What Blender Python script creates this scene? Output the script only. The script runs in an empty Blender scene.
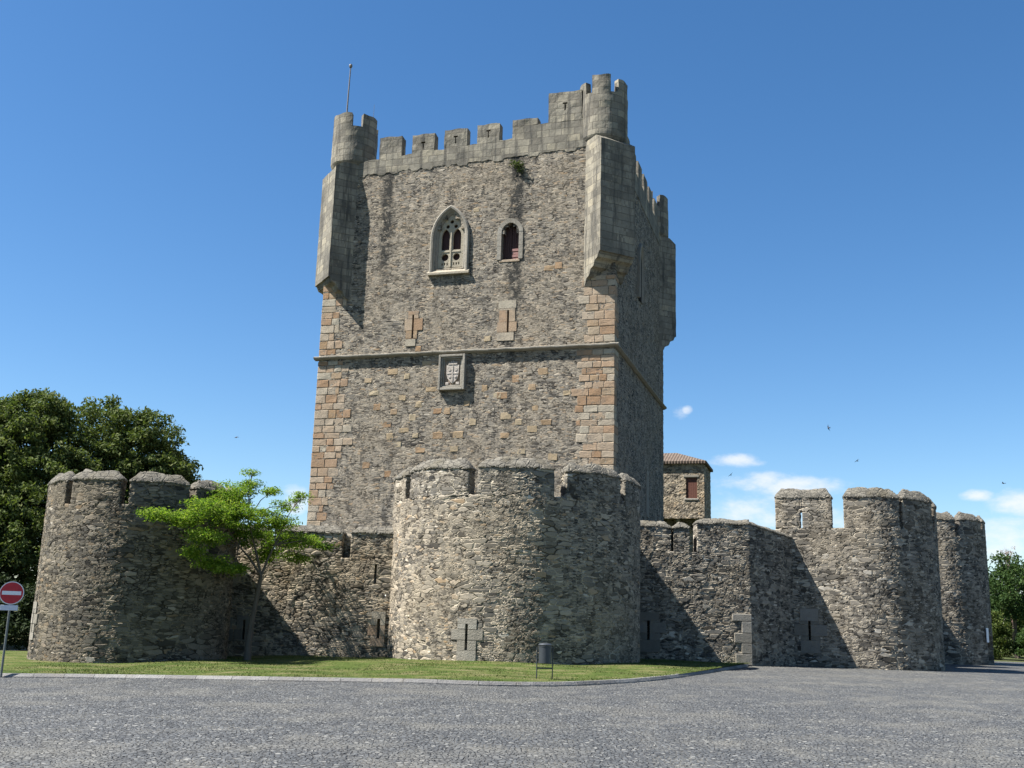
import bpy, bmesh, math, random
import numpy as np
from mathutils import Vector, noise as mnoise
random.seed(7); RNG = np.random.default_rng(11)
S = bpy.context.scene; COL = S.collection
R_ = math.radians

# ------------------------------------------------------------------ camera
cam = bpy.data.cameras.new('camera'); co = bpy.data.objects.new('camera', cam); COL.objects.link(co)
F_PX, PITCH, ROLL = 1053.43, 0.220403, 0.029886
cam.sensor_width = 36; cam.lens = F_PX / 1024 * 36; cam.clip_end = 6000; cam.clip_start = .1
from mathutils import Matrix
co.matrix_world = Matrix.Translation((0, 0, 1.6)) @ Matrix.Rotation(math.pi/2 + PITCH, 4, 'X') @ Matrix.Rotation(ROLL, 4, 'Z')
S.camera = co
S.render.resolution_x = 1024; S.render.resolution_y = 768

# ------------------------------------------------------------------ light
SUN_EL, SUN_AZ = R_(55), R_(80)             # azimuth: degrees left of the direction scene -> camera
to_sun = Vector((-math.sin(SUN_AZ)*math.cos(SUN_EL), -math.cos(SUN_AZ)*math.cos(SUN_EL), math.sin(SUN_EL)))
sl = bpy.data.lights.new('sun', 'SUN'); sl.energy = 5.0; sl.angle = R_(.53); sl.color = (1, .975, .935)
so = bpy.data.objects.new('sun', sl); COL.objects.link(so)
so.rotation_euler = to_sun.to_track_quat('Z', 'Y').to_euler()
S.view_settings.view_transform = 'Standard'; S.view_settings.look = 'None'
S.view_settings.exposure = 1.5; S.view_settings.gamma = 1; S.view_settings.use_curve_mapping = False

class NT:
    """tiny helper for writing node trees"""
    def __init__(s, nt): s.nt = nt; s.L = nt.links
    def n(s, typ, props=None, **ins):
        nd = s.nt.nodes.new('ShaderNode' + typ)
        for k, v in (props or {}).items(): setattr(nd, k, v)
        for k, v in ins.items(): s.set(nd, k, v)
        return nd
    def set(s, nd, k, v):
        k = int(k[1:]) if (k[0] == '_' and k[1:].isdigit()) else k.replace('_', ' ')
        i = nd.inputs[k]
        if isinstance(v, bpy.types.NodeSocket): s.L.new(v, i)
        elif isinstance(v, (tuple, list)) and len(v) == 3 and i.type == 'RGBA': i.default_value = (*v, 1)
        else: i.default_value = v
    def math(s, op, a, b=0., c=None, clamp=False):
        nd = s.n('Math', dict(operation=op, use_clamp=clamp), _0=a, _1=b)
        if c is not None: s.set(nd, '_2', c)
        return nd.outputs[0]
    def vmath(s, op, a, b=None, scale=None):
        nd = s.n('VectorMath', dict(operation=op), _0=a)
        if b is not None: s.set(nd, '_1', b)
        if scale is not None: s.set(nd, 'Scale', scale)
        return nd.outputs[0]
    def noise(s, vec, scale, detail=3., rough=.55, out=0):
        return s.n('TexNoise', None, Vector=vec, Scale=scale, Detail=detail, Roughness=rough).outputs[out]
    def rng(s, v, a, b, c=0., d=1., smooth=True):
        nd = s.n('MapRange', dict(interpolation_type='SMOOTHSTEP' if smooth else 'LINEAR'), _0=v, _1=a, _2=b, _3=c, _4=d)
        return nd.outputs[0]
    def mix(s, f, a, b, blend='MIX'):
        nd = s.n('Mix', dict(data_type='RGBA', blend_type=blend)); s.set(nd, '_0', f); s.set(nd, '_6', a); s.set(nd, '_7', b)
        return nd.outputs[2]
    def mixf(s, f, a, b):
        nd = s.n('Mix', dict(data_type='FLOAT')); s.set(nd, '_0', f); s.set(nd, '_2', a); s.set(nd, '_3', b)
        return nd.outputs[0]
    def ramp(s, f, stops, interp='LINEAR'):
        nd = s.n('ValToRGB'); s.set(nd, 'Fac', f); cr = nd.color_ramp; cr.interpolation = interp
        cr.elements[0].position = stops[0][0]; cr.elements[0].color = (*stops[0][1], 1)
        cr.elements[1].position = stops[-1][0]; cr.elements[1].color = (*stops[-1][1], 1)
        for p, c in stops[1:-1]: e = cr.elements.new(p); e.color = (*c, 1)
        return nd.outputs[0]

# sky
W = bpy.data.worlds.new('World'); S.world = W; W.use_nodes = True
w = NT(W.node_tree); W.node_tree.nodes.clear()
sky = w.n('TexSky', dict(sky_type='NISHITA', sun_disc=False, sun_elevation=SUN_EL,
          sun_rotation=math.atan2(to_sun.x, to_sun.y), air_density=1.0, dust_density=.5, ozone_density=2.5, altitude=650))
SKY_STRENGTH = .059
dirv = w.n('TexCoord').outputs['Generated']
sx = w.n('SeparateXYZ', None, Vector=dirv)
az = w.math('ARCTAN2', sx.outputs[0], sx.outputs[1]); el = w.math('ARCSINE', sx.outputs[2])
# small fair-weather clouds low above the horizon: (azimuth, elevation, half width, half height, amount) in degrees
CLOUDS = [(12.2, 8.6, 1.5, .45, .9), (9.3, 11.05, .55, .8, .55), (9.65, 11.35, .35, .3, .8), (13.2, 7.5, 2.4, .6, .95), (15.3, 7.3, 2.6, .7, .95), (13.2, 6.0, 5.2, 1.5, .72), (17, 5.4, 4, 1.1, .7),
          (24.2, 6.7, .9, .35, .85), (25.9, 6.3, 1.6, .8, .95), (25.4, 4.6, 2.8, 1.5, .85), (-11.3, 5.9, .9, .8, 1.0), (31, 6, 3, 1.2, .9)]
tot = None
for a0, e0, wx, wy, amt in CLOUDS:
    dx = w.math('MULTIPLY', w.math('SUBTRACT', az, R_(a0)), 1/R_(wx)); dy = w.math('MULTIPLY', w.math('SUBTRACT', el, R_(e0)), 1/R_(wy))
    d = w.math('ADD', w.math('MULTIPLY', dx, dx), w.math('MULTIPLY', dy, dy))
    m = w.math('MULTIPLY', w.math('SUBTRACT', 1., w.math('MULTIPLY', d, .55), clamp=True), amt)
    tot = m if tot is None else w.math('MAXIMUM', tot, m)
cv = w.vmath('MULTIPLY', dirv, (1, 1, 2.2))
cn = w.noise(cv, 26, 7, .62)
dens = w.rng(w.math('ADD', tot, w.math('MULTIPLY', w.math('SUBTRACT', cn, .5), 1.5)), .36, 1.12)
dens = w.math('MULTIPLY', dens, .82)
clear = w.n('HueSaturation', None, Color=sky.outputs[0], Saturation=1.25, Value=1.).outputs[0]
skycol = w.mix(dens, clear, (6.0, 6.15, 6.4))
bg = w.n('Background', None, Color=skycol, Strength=SKY_STRENGTH)
wo = w.n('OutputWorld'); w.L.new(bg.outputs[0], wo.inputs[0])

# ------------------------------------------------------------------ materials
def new_mat(name):
    m = bpy.data.materials.new(name); m.use_nodes = True; m.node_tree.nodes.clear()
    return m, NT(m.node_tree)
def finish(m, t, col, rough=.9, bump=None, bump_d=.02, disp=None, disp_s=.04, spec=.25, metal=0.):
    p = t.n('BsdfPrincipled'); t.set(p, 'Base Color', col); t.set(p, 'Roughness', rough); t.set(p, 'Metallic', metal)
    t.set(p, 'Specular IOR Level', spec)
    if bump is not None:
        b = t.n('Bump', None, Height=bump, Distance=bump_d, Strength=1.); t.L.new(b.outputs[0], p.inputs['Normal'])
    o = t.n('OutputMaterial'); t.L.new(p.outputs[0], o.inputs[0])
    if disp is not None:
        d = t.n('Displacement', None, Height=disp, Midlevel=.55, Scale=disp_s); t.L.new(d.outputs[0], o.inputs['Displacement'])
        m.displacement_method = 'BOTH'
    return m

def rubble(name, pal, size=(.27, .27, .11), mortar=(.3, .27, .22), disp=.05, big=.6, tint=(.34, .25, .15), tint_amt=.35, stains=(), mort_w=(.015, .1), lichen=0., val=1.):
    """coursed schist rubble: every stone is a cell with its own colour and its own depth"""
    m, t = new_mat(name)
    P = t.n('TexCoord').outputs['Object']
    w1 = t.vmath('SCALE', t.vmath('SUBTRACT', t.noise(P, .8, 2, out=1), (.5, .5, .5)), scale=.13)
    w2 = t.vmath('SCALE', t.vmath('SUBTRACT', t.noise(P, 5.5, 2, out=1), (.5, .5, .5)), scale=.07)
    Q = t.vmath('ADD', t.vmath('ADD', P, w1), w2)
    def cells(k):
        v = t.vmath('MULTIPLY', Q, tuple(1/(s*k) for s in size))
        a = t.n('TexVoronoi', dict(feature='F1'), Vector=v, Scale=1., Randomness=.82)
        b = t.n('TexVoronoi', dict(feature='DISTANCE_TO_EDGE'), Vector=v, Scale=1., Randomness=.82)
        return a.outputs['Color'], b.outputs['Distance']
    c1, e1 = cells(1.); c2, e2 = cells(1.75)
    mk_ = t.math('GREATER_THAN', t.noise(Q, .9, 3), big)
    c = t.mix(mk_, c1, c2); e = t.mixf(mk_, e1, e2)
    c3, e3 = cells(.6); ms = t.math('LESS_THAN', t.noise(t.vmath('ADD', Q, (7.3, 2.1, 4.4)), 1.1, 3), .47)
    c = t.mix(ms, c, c3); e = t.mixf(ms, e, e3)
    sc = t.n('SeparateColor', None, Color=c)
    r, g, b = sc.outputs
    stone = t.rng(e, *mort_w)
    fine = t.noise(P, 22, 5, .65); mid = t.noise(P, 3.5, 4, .6); low = t.noise(P, .33, 4, .6)
    col = t.ramp(r, pal)
    col = t.mix(t.math('MULTIPLY', t.rng(low, .42, .66), tint_amt), col, tint)
    col = t.mix(.9, col, t.mix(fine, (.55, .55, .55), (1.4, 1.4, 1.4)), 'MULTIPLY')
    col = t.mix(.8, col, t.mix(mid, (.68, .68, .7), (1.3, 1.3, 1.27)), 'MULTIPLY')
    mcol = t.mix(t.rng(t.noise(P, 1.7, 4, .65), .42, .58), tuple(x*.14 for x in mortar), mortar)
    col = t.mix(stone, mcol, col)
    col = t.mix(1., col, (val*1.065, val*.985, val*.875), 'MULTIPLY')
    if lichen:
        lm = t.rng(t.math('ADD', t.noise(P, 1.3, 6, .7), 0.), .56, .68)
        col = t.mix(t.math('MULTIPLY', lm, lichen), col, (.05, .05, .043))
    sp = t.n('SeparateXYZ', None, Vector=P)
    for x0, hw, z0, z1, amt in stains:           # mossy water runs below the parapet spouts
        wob = t.math('MULTIPLY', t.math('SUBTRACT', t.noise(P, .7, 4), .5), .6)
        dx = t.math('ABSOLUTE', t.math('SUBTRACT', t.math('ADD', sp.outputs[0], wob), x0))
        k = t.math('MULTIPLY', t.rng(dx, hw*.15, hw, 1, 0), t.math('MULTIPLY', t.rng(sp.outputs[2], z0, z0+5), t.rng(sp.outputs[2], z1, z1+.6, 1, 0)))
        k = t.math('MULTIPLY', k, t.rng(t.noise(P, 2.4, 7, .8), .4, .55))
        k = t.math('MULTIPLY', k, t.rng(sp.outputs[1], .3, .6, 1, 0))
        col = t.mix(t.math('MULTIPLY', k, amt, clamp=True), col, (.035, .034, .03))
    h = t.math('ADD', t.math('MULTIPLY', stone, t.math('ADD', .4, t.math('MULTIPLY', b, .6))), t.math('MULTIPLY', fine, .14))
    h = t.math('ADD', h, t.math('MULTIPLY', t.math('SUBTRACT', mid, .5), .35))
    return finish(m, t, col, .95, disp=h, disp_s=disp, spec=.15)

PAL_KEEP = [(0, (.03, .03, .031)), (.14, (.07, .07, .069)), (.34, (.142, .139, .132)), (.56, (.19, .183, .169)), (.78, (.24, .228, .205)), (.9, (.285, .265, .232)), (.965, (.25, .19, .13)), (1, (.38, .365, .335))]
PAL_BAIL = [(0, (.035, .035, .034)), (.14, (.072, .071, .067)), (.34, (.130, .126, .117)), (.56, (.188, .178, .157)), (.78, (.25, .232, .202)), (.9, (.31, .285, .245)), (.965, (.25, .185, .12)), (1, (.46, .445, .41))]
PAL_GREY = [(0, (.034, .034, .034)), (.15, (.069, .069, .067)), (.36, (.122, .12, .114)), (.58, (.17, .165, .154)), (.8, (.225, .214, .195)), (.92, (.275, .26, .23)), (1, (.42, .41, .38))]
M = {}
M['keep'] = rubble('keep schist rubble', PAL_KEEP, (.29, .29, .08), (.27, .25, .212), .036, .6, (.23, .20, .155), .3,
                   stains=[(-4.8, .55, 18.0, 26.8, 1.3), (2.95, .62, 15.5, 27., 1.3), (2.85, .35, 8.5, 17.5, .9), (5.9, .4, 24., 27., .9), (-1.8, .3, 24.6, 27, .7)])
M['bailey'] = rubble('bailey schist rubble', PAL_BAIL, (.29, .29, .095), (.33, .305, .255), .042, .5, (.25, .215, .16), .35, val=1.06)
M['bailey_old'] = rubble('dark mossy bailey rubble', PAL_BAIL, (.28, .28, .09), (.24, .22, .175), .042, .52, (.17, .15, .105), .35, lichen=.3, val=.68)
M['bailey_grey'] = rubble('grey bailey rubble', PAL_GREY, (.33, .33, .105), (.32, .30, .255), .045, .5, (.25, .215, .16), .35, lichen=.2, val=.97)
M['render'] = rubble('half plastered rubble', PAL_BAIL, (.32, .32, .11), (.32, .285, .225), .032, .5, (.28, .22, .145), .6, mort_w=(.02, .17))
M['house'] = rubble('house rubble', PAL_BAIL, (.26, .26, .12), (.36, .32, .25), .03, .62)

def capmat():
    m, t = new_mat('lime mortar capping')
    P = t.n('TexCoord').outputs['Object']
    a = t.noise(P, 3.2, 6, .7); b = t.noise(P, 14, 5, .65); c = t.noise(P, 1.1, 3)
    col = t.ramp(a, [(.25, (.2, .19, .17)), (.45, (.38, .365, .33)), (.6, (.52, .50, .46)), (.8, (.64, .62, .58))])
    col = t.mix(t.math('MULTIPLY', t.rng(c, .5, .68), .55), col, (.3, .27, .2))
    col = t.mix(.8, col, t.mix(b, (.6, .6, .6), (1.35, 1.35, 1.35)), 'MULTIPLY')
    col = t.mix(1., col, (.36, .34, .30), 'MULTIPLY')
    dk = t.rng(t.noise(P, 2.3, 7, .75), .5, .66); col = t.mix(t.math('MULTIPLY', dk, .7), col, (.075, .072, .065))
    vv = t.n('TexVoronoi', dict(feature='DISTANCE_TO_EDGE'), Vector=t.vmath('MULTIPLY', P, (3.2, 3.2, 5.)), Scale=1.)
    jt = t.rng(vv.outputs['Distance'], .0, .09); col = t.mix(t.math('MULTIPLY', t.math('SUBTRACT', 1., jt), .6), col, (.07, .065, .055))
    return finish(m, t, col, .95, disp=t.math('ADD', t.math('MULTIPLY', a, .8), t.math('ADD', t.math('MULTIPLY', b, .4), t.math('MULTIPLY', jt, .3))), disp_s=.1, spec=.15)
M['cap'] = capmat()

def ashlar(name, cols, bw=.72, rh=.41, mortar=(.13, .115, .09), dirt=.6):
    m, t = new_mat(name)
    uv = t.n('TexCoord').outputs['UV']; P = t.n('TexCoord').outputs['Object']
    wob = t.vmath('SCALE', t.vmath('SUBTRACT', t.noise(P, 2.5, 2, out=1), (.5, .5, .5)), scale=.05)
    v = t.vmath('ADD', uv, wob)
    br = t.n('TexBrick', dict(offset=.45, offset_frequency=2, squash=.75, squash_frequency=3), Vector=v, Scale=1., Mortar_Size=.014, Mortar_Smooth=.3,
             Bias=0., Brick_Width=bw, Row_Height=rh)
    br.inputs['Color1'].default_value = (0, 0, 0, 1); br.inputs['Color2'].default_value = (1, 1, 1, 1); br.inputs['Mortar'].default_value = (.5, .5, .5, 1)
    rnd = t.n('SeparateColor', None, Color=br.outputs['Color']).outputs[0]
    col = t.ramp(rnd, cols)
    mid = t.noise(P, 2.2, 6, .7); fine = t.noise(P, 26, 4, .6); low = t.noise(P, .5, 4, .6)
    col = t.mix(.85, col, t.mix(mid, (.6, .6, .6), (1.4, 1.4, 1.38)), 'MULTIPLY')
    col = t.mix(.7, col, t.mix(fine, (.65, .65, .65), (1.35, 1.35, 1.35)), 'MULTIPLY')
    col = t.mix(t.math('MULTIPLY', t.rng(low, .45, .68), dirt), col, (.075, .07, .06))
    run = t.noise(t.vmath('MULTIPLY', P, (2.6, 2.6, .22)), 1., 6, .7)             # black algae runs
    col = t.mix(t.math('MULTIPLY', t.rng(run, .5, .62), .7), col, (.055, .053, .048))
    spk = t.noise(P, 7, 6, .8); col = t.mix(t.math('MULTIPLY', t.rng(spk, .57, .68), .5), col, (.30, .29, .24))
    col = t.mix(t.math('MULTIPLY', br.outputs['Fac'], .75), col, mortar)
    h = t.math('SUBTRACT', t.math('ADD', t.math('MULTIPLY', fine, .35), t.math('MULTIPLY', mid, .5)), t.math('MULTIPLY', br.outputs['Fac'], .8))
    return finish(m, t, col, .92, bump=h, bump_d=.045, spec=.15)
M['ashlar'] = ashlar('weathered granite ashlar', [(0, (.155, .138, .110)), (.4, (.20, .18, .143)), (.75, (.245, .22, .172)), (1, (.295, .258, .19))])

def island_stone(name, cols, dark=.3):
    m, t = new_mat(name)
    P = t.n('TexCoord').outputs['Object']
    r = t.math('FRACT', t.math('ADD', t.n('NewGeometry').outputs['Random Per Island'], t.n('ObjectInfo').outputs['Random']))
    mid = t.noise(P, 2.7, 6, .7); fine = t.noise(P, 24, 4, .6)
    col = t.ramp(r, cols)
    col = t.mix(.85, col, t.mix(mid, (.65, .63, .62), (1.35, 1.36, 1.36)), 'MULTIPLY')
    col = t.mix(.7, col, t.mix(fine, (.7, .7, .7), (1.3, 1.3, 1.3)), 'MULTIPLY')
    lm = t.rng(t.noise(P, 1.7, 7, .78), .49, .66)
    col = t.mix(t.math('MULTIPLY', lm, dark), col, (.17, .15, .12))
    spk = t.noise(t.vmath('ADD', P, (3., 9., 1.)), 5, 7, .8); col = t.mix(t.math('MULTIPLY', t.rng(spk, .56, .66), .45), col, (.09, .085, .075))
    return finish(m, t, col, .92, bump=t.math('ADD', t.math('MULTIPLY', mid, .6), t.math('MULTIPLY', fine, .5)), bump_d=.05, spec=.15)
M['quoin'] = island_stone('orange granite blocks', [(0, (.26, .165, .095)), (.2, (.305, .205, .13)), (.45, (.325, .24, .162)), (.7, (.335, .268, .195)), (.88, (.34, .30, .23)), (1, (.28, .185, .105))], .55)
M['grey_block'] = island_stone('grey slit blocks', [(0, (.125, .115, .095)), (.5, (.155, .142, .12)), (1, (.19, .175, .15))], .5)
M['pale_block'] = island_stone('pale granite blocks', [(0, (.20, .18, .145)), (.5, (.24, .218, .18)), (1, (.28, .26, .22))])
M['granite'] = island_stone('dressed grey granite', [(0, (.22, .20, .165)), (1, (.28, .255, .21))], .5)
M['inset'] = island_stone('beige reused blocks', [(0, (.27, .175, .10)), (.4, (.31, .235, .145)), (.75, (.33, .27, .18)), (1, (.29, .18, .10))], .35)
M['limestone'] = island_stone('pale carved limestone', [(0, (.29, .25, .19)), (1, (.34, .30, .225))], .25)
M['marble'] = island_stone('weathered pale shield stone', [(0, (.38, .335, .285)), (1, (.45, .40, .35))], .2)
M['kerb'] = island_stone('grey kerb granite', [(0, (.15, .145, .138)), (.5, (.19, .183, .172)), (1, (.235, .228, .212))], .5)

def plain(name, col, rough=.6, metal=0., var=.25, scale=9., spec=.4, bump=.004):
    m, t = new_mat(name)
    P = t.n('TexCoord').outputs['Object']
    n = t.noise(P, scale, 5, .6)
    c = t.mix(n, tuple(x*(1-var) for x in col), tuple(min(1, x*(1+var)) for x in col))
    return finish(m, t, c, rough, bump=n, bump_d=bump, spec=spec, metal=metal)
M['dark'] = plain('painted dark of unlit openings', (.02, .018, .017), .95, spec=.05)  # darkness of openings put into the colour of solid panels
M['shutter'] = plain('dark red-brown painted shutters', (.055, .03, .027), .7, var=.35, spec=.2)
M['shutter_pink'] = plain('faded pinkish shutter boards', (.25, .14, .125), .8, var=.3, spec=.15)  # paler and pinker than the other shutter boards
M['shutter_red'] = plain('rust-red window shutter', (.115, .05, .035), .75, var=.3, spec=.2)
M['iron'] = plain('galvanised grey pole', (.13, .14, .135), .55, .4)
M['darkiron'] = plain('dark grey painted steel', (.045, .05, .055), .45, .3, spec=.5)
M['red'] = plain('red retroreflective sheet', (.42, .012, .022), .4, var=.1)
M['white'] = plain('white sign sheet', (.72, .72, .72), .45, var=.08)
M['plate'] = plain('pale grey plate', (.55, .56, .6), .5, var=.1)
M['mast'] = plain('weathered mast', (.13, .12, .11), .6, var=.2)
M['bird'] = plain('dark swallow feathers', (.035, .035, .045), .8)
M['door'] = plain('dark timber door', (.03, .025, .02), .8)

def bark(name, c):
    m, t = new_mat(name); P = t.n('TexCoord').outputs['Object']
    n = t.noise(t.vmath('MULTIPLY', P, (14, 14, 2.5)), 1., 5, .65)
    return finish(m, t, t.mix(n, tuple(x*.5 for x in c), tuple(x*1.5 for x in c)), .95, bump=n, bump_d=.02, spec=.1)
M['bark'] = bark('grey brown bark', (.11, .09, .07)); M['bark_dark'] = bark('dark bark', (.06, .05, .04)); M['twig'] = bark('reddish dry twigs', (.2, .13, .11))
def leafmat(name, cols, trans=.35):
    m, t = new_mat(name)
    r = t.n('NewGeometry').outputs['Random Per Island']
    col = t.ramp(r, cols)
    p = t.n('BsdfPrincipled'); t.set(p, 'Base Color', col); t.set(p, 'Roughness', .75); t.set(p, 'Specular IOR Level', .12)
    tr = t.n('BsdfTranslucent'); t.set(tr, 'Color', t.mix(1., col, (1.15, 1.25, .6), 'MULTIPLY'))
    mx = t.n('MixShader'); t.set(mx, '_0', trans); t.L.new(p.outputs[0], mx.inputs[1]); t.L.new(tr.outputs[0], mx.inputs[2])
    o = t.n('OutputMaterial'); t.L.new(mx.outputs[0], o.inputs[0]); return m
M['leaf_lime'] = leafmat('bright young locust leaves', [(0, (.055, .115, .015)), (.4, (.115, .19, .022)), (.8, (.18, .25, .035)), (1, (.255, .295, .065))], .5)
M['leaf_dark'] = leafmat('dark broad leaves', [(0, (.04, .062, .016)), (.5, (.078, .104, .03)), (.85, (.12, .142, .048)), (1, (.16, .175, .07))], .3)
M['leaf_mid'] = leafmat('mid green leaves', [(0, (.022, .045, .014)), (.5, (.036, .068, .018)), (1, (.065, .10, .03))], .3)
M['leaf_yel'] = leafmat('yellow green scrub', [(0, (.035, .055, .012)), (.5, (.06, .085, .02)), (1, (.095, .11, .03))], .3)
M['leaf_shaded'] = leafmat('shrub leaves with painted shade', [(0, (.012, .022, .008)), (1, (.04, .055, .02))], .15)  # shade under the trees is put into the leaf colour
M['leaf_rust'] = leafmat('dry reddish leaves', [(0, (.12, .075, .06)), (1, (.22, .15, .12))], .3)
M['grass'] = leafmat('short lawn grass', [(0, (.045, .07, .017)), (.5, (.075, .102, .028)), (.8, (.115, .125, .048)), (1, (.19, .175, .09))], .25)

def lawnmat():
    m, t = new_mat('clipped dry lawn'); P = t.n('TexCoord').outputs['Object']
    a = t.noise(P, .7, 5, .65); b = t.noise(P, 9, 5, .7); c = t.noise(P, 45, 3, .6)
    col = t.ramp(a, [(.32, (.05, .08, .017)), (.47, (.08, .11, .026)), (.56, (.125, .13, .047)), (.68, (.19, .17, .088))])
    col = t.mix(.8, col, t.mix(b, (.6, .6, .55), (1.35, 1.35, 1.3)), 'MULTIPLY')
    col = t.mix(.8, col, t.mix(c, (.5, .5, .5), (1.45, 1.45, 1.4)), 'MULTIPLY')
    return finish(m, t, col, .95, bump=t.math('ADD', c, t.math('MULTIPLY', b, .8)), bump_d=.06, spec=.1)
M['lawn'] = lawnmat()
def cobblemat():
    m, t = new_mat('schist cobbles'); P = t.n('TexCoord').outputs['Object']
    wv = t.vmath('SCALE', t.vmath('SUBTRACT', t.noise(P, 1.6, 3, out=1), (.5, .5, .5)), scale=.22)
    Q = t.vmath('ADD', P, wv)
    v = t.vmath('MULTIPLY', Q, (1/.07, 1/.046, 0.))
    A = t.n('TexVoronoi', dict(feature='F1', voronoi_dimensions='2D'), Vector=v, Scale=1., Randomness=.85)
    B = t.n('TexVoronoi', dict(feature='DISTANCE_TO_EDGE', voronoi_dimensions='2D'), Vector=v, Scale=1., Randomness=.85)
    s = t.n('SeparateColor', None, Color=A.outputs['Color']); r, g, b = s.outputs
    st = t.rng(B.outputs['Distance'], .02, .2)
    fine = t.noise(P, 40, 4, .65); low = t.noise(P, .28, 6, .68); mid = t.noise(P, 3, 4)
    col = t.ramp(r, [(0, (.042, .044, .045)), (.3, (.066, .069, .07)), (.62, (.084, .087, .087)), (.86, (.108, .11, .107)), (1, (.205, .2, .18))])
    col = t.mix(t.math('MULTIPLY', t.rng(low, .46, .62), .55), col, (.145, .138, .118))
    col = t.mix(.8, col, t.mix(fine, (.6, .6, .6), (1.4, 1.4, 1.4)), 'MULTIPLY')
    col = t.mix(.6, col, t.mix(mid, (.7, .7, .7), (1.3, 1.3, 1.3)), 'MULTIPLY')
    jn = t.mix(t.rng(t.noise(P, 1.1, 5, .7), .48, .62), (.035, .033, .03), (.095, .088, .072))
    col = t.mix(st, jn, col)
    tilt = t.math('ADD', t.math('MULTIPLY', t.math('SUBTRACT', g, .5), .5), t.math('MULTIPLY', b, .5))
    h = t.math('ADD', t.math('MULTIPLY', st, t.math('ADD', .5, tilt)), t.math('MULTIPLY', fine, .25))
    return finish(m, t, col, .7, disp=h, disp_s=.014, spec=.3)
M['cobble'] = cobblemat()
def groundmat():
    m, t = new_mat('dry earth and grass'); P = t.n('TexCoord').outputs['Object']
    a = t.noise(P, .05, 6, .6); b = t.noise(P, 2, 5, .7)
    col = t.ramp(a, [(.35, (.03, .045, .014)), (.52, (.055, .065, .024)), (.7, (.10, .095, .05))])
    col = t.mix(.8, col, t.mix(b, (.6, .6, .6), (1.4, 1.4, 1.4)), 'MULTIPLY')
    return finish(m, t, col, .95, bump=b, bump_d=.1, spec=.1)
M['ground'] = groundmat()
def rooftile():
    m, t = new_mat('clay barrel tiles'); uv = t.n('TexCoord').outputs['UV']; P = t.n('TexCoord').outputs['Object']
    wv = t.n('TexWave', dict(wave_type='BANDS', bands_direction='X'), Vector=uv, Scale=1.5, Distortion=.4, Detail=2., Detail_Scale=2.)
    w2 = t.n('TexWave', dict(wave_type='BANDS', bands_direction='Y', wave_profile='SAW'), Vector=uv, Scale=.8, Distortion=.2)
    n = t.noise(P, 4, 5, .7)
    col = t.ramp(n, [(.3, (.085, .068, .055)), (.5, (.125, .095, .073)), (.7, (.165, .135, .105))])
    h = t.math('ADD', wv.outputs['Fac'], t.math('MULTIPLY', w2.outputs['Fac'], .4))
    col = t.mix(t.rng(wv.outputs['Fac'], 0, .35, .6, 0), col, (.06, .04, .03))
    return finish(m, t, col, .9, bump=h, bump_d=.05, spec=.15)
M['tile'] = rooftile()

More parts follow.
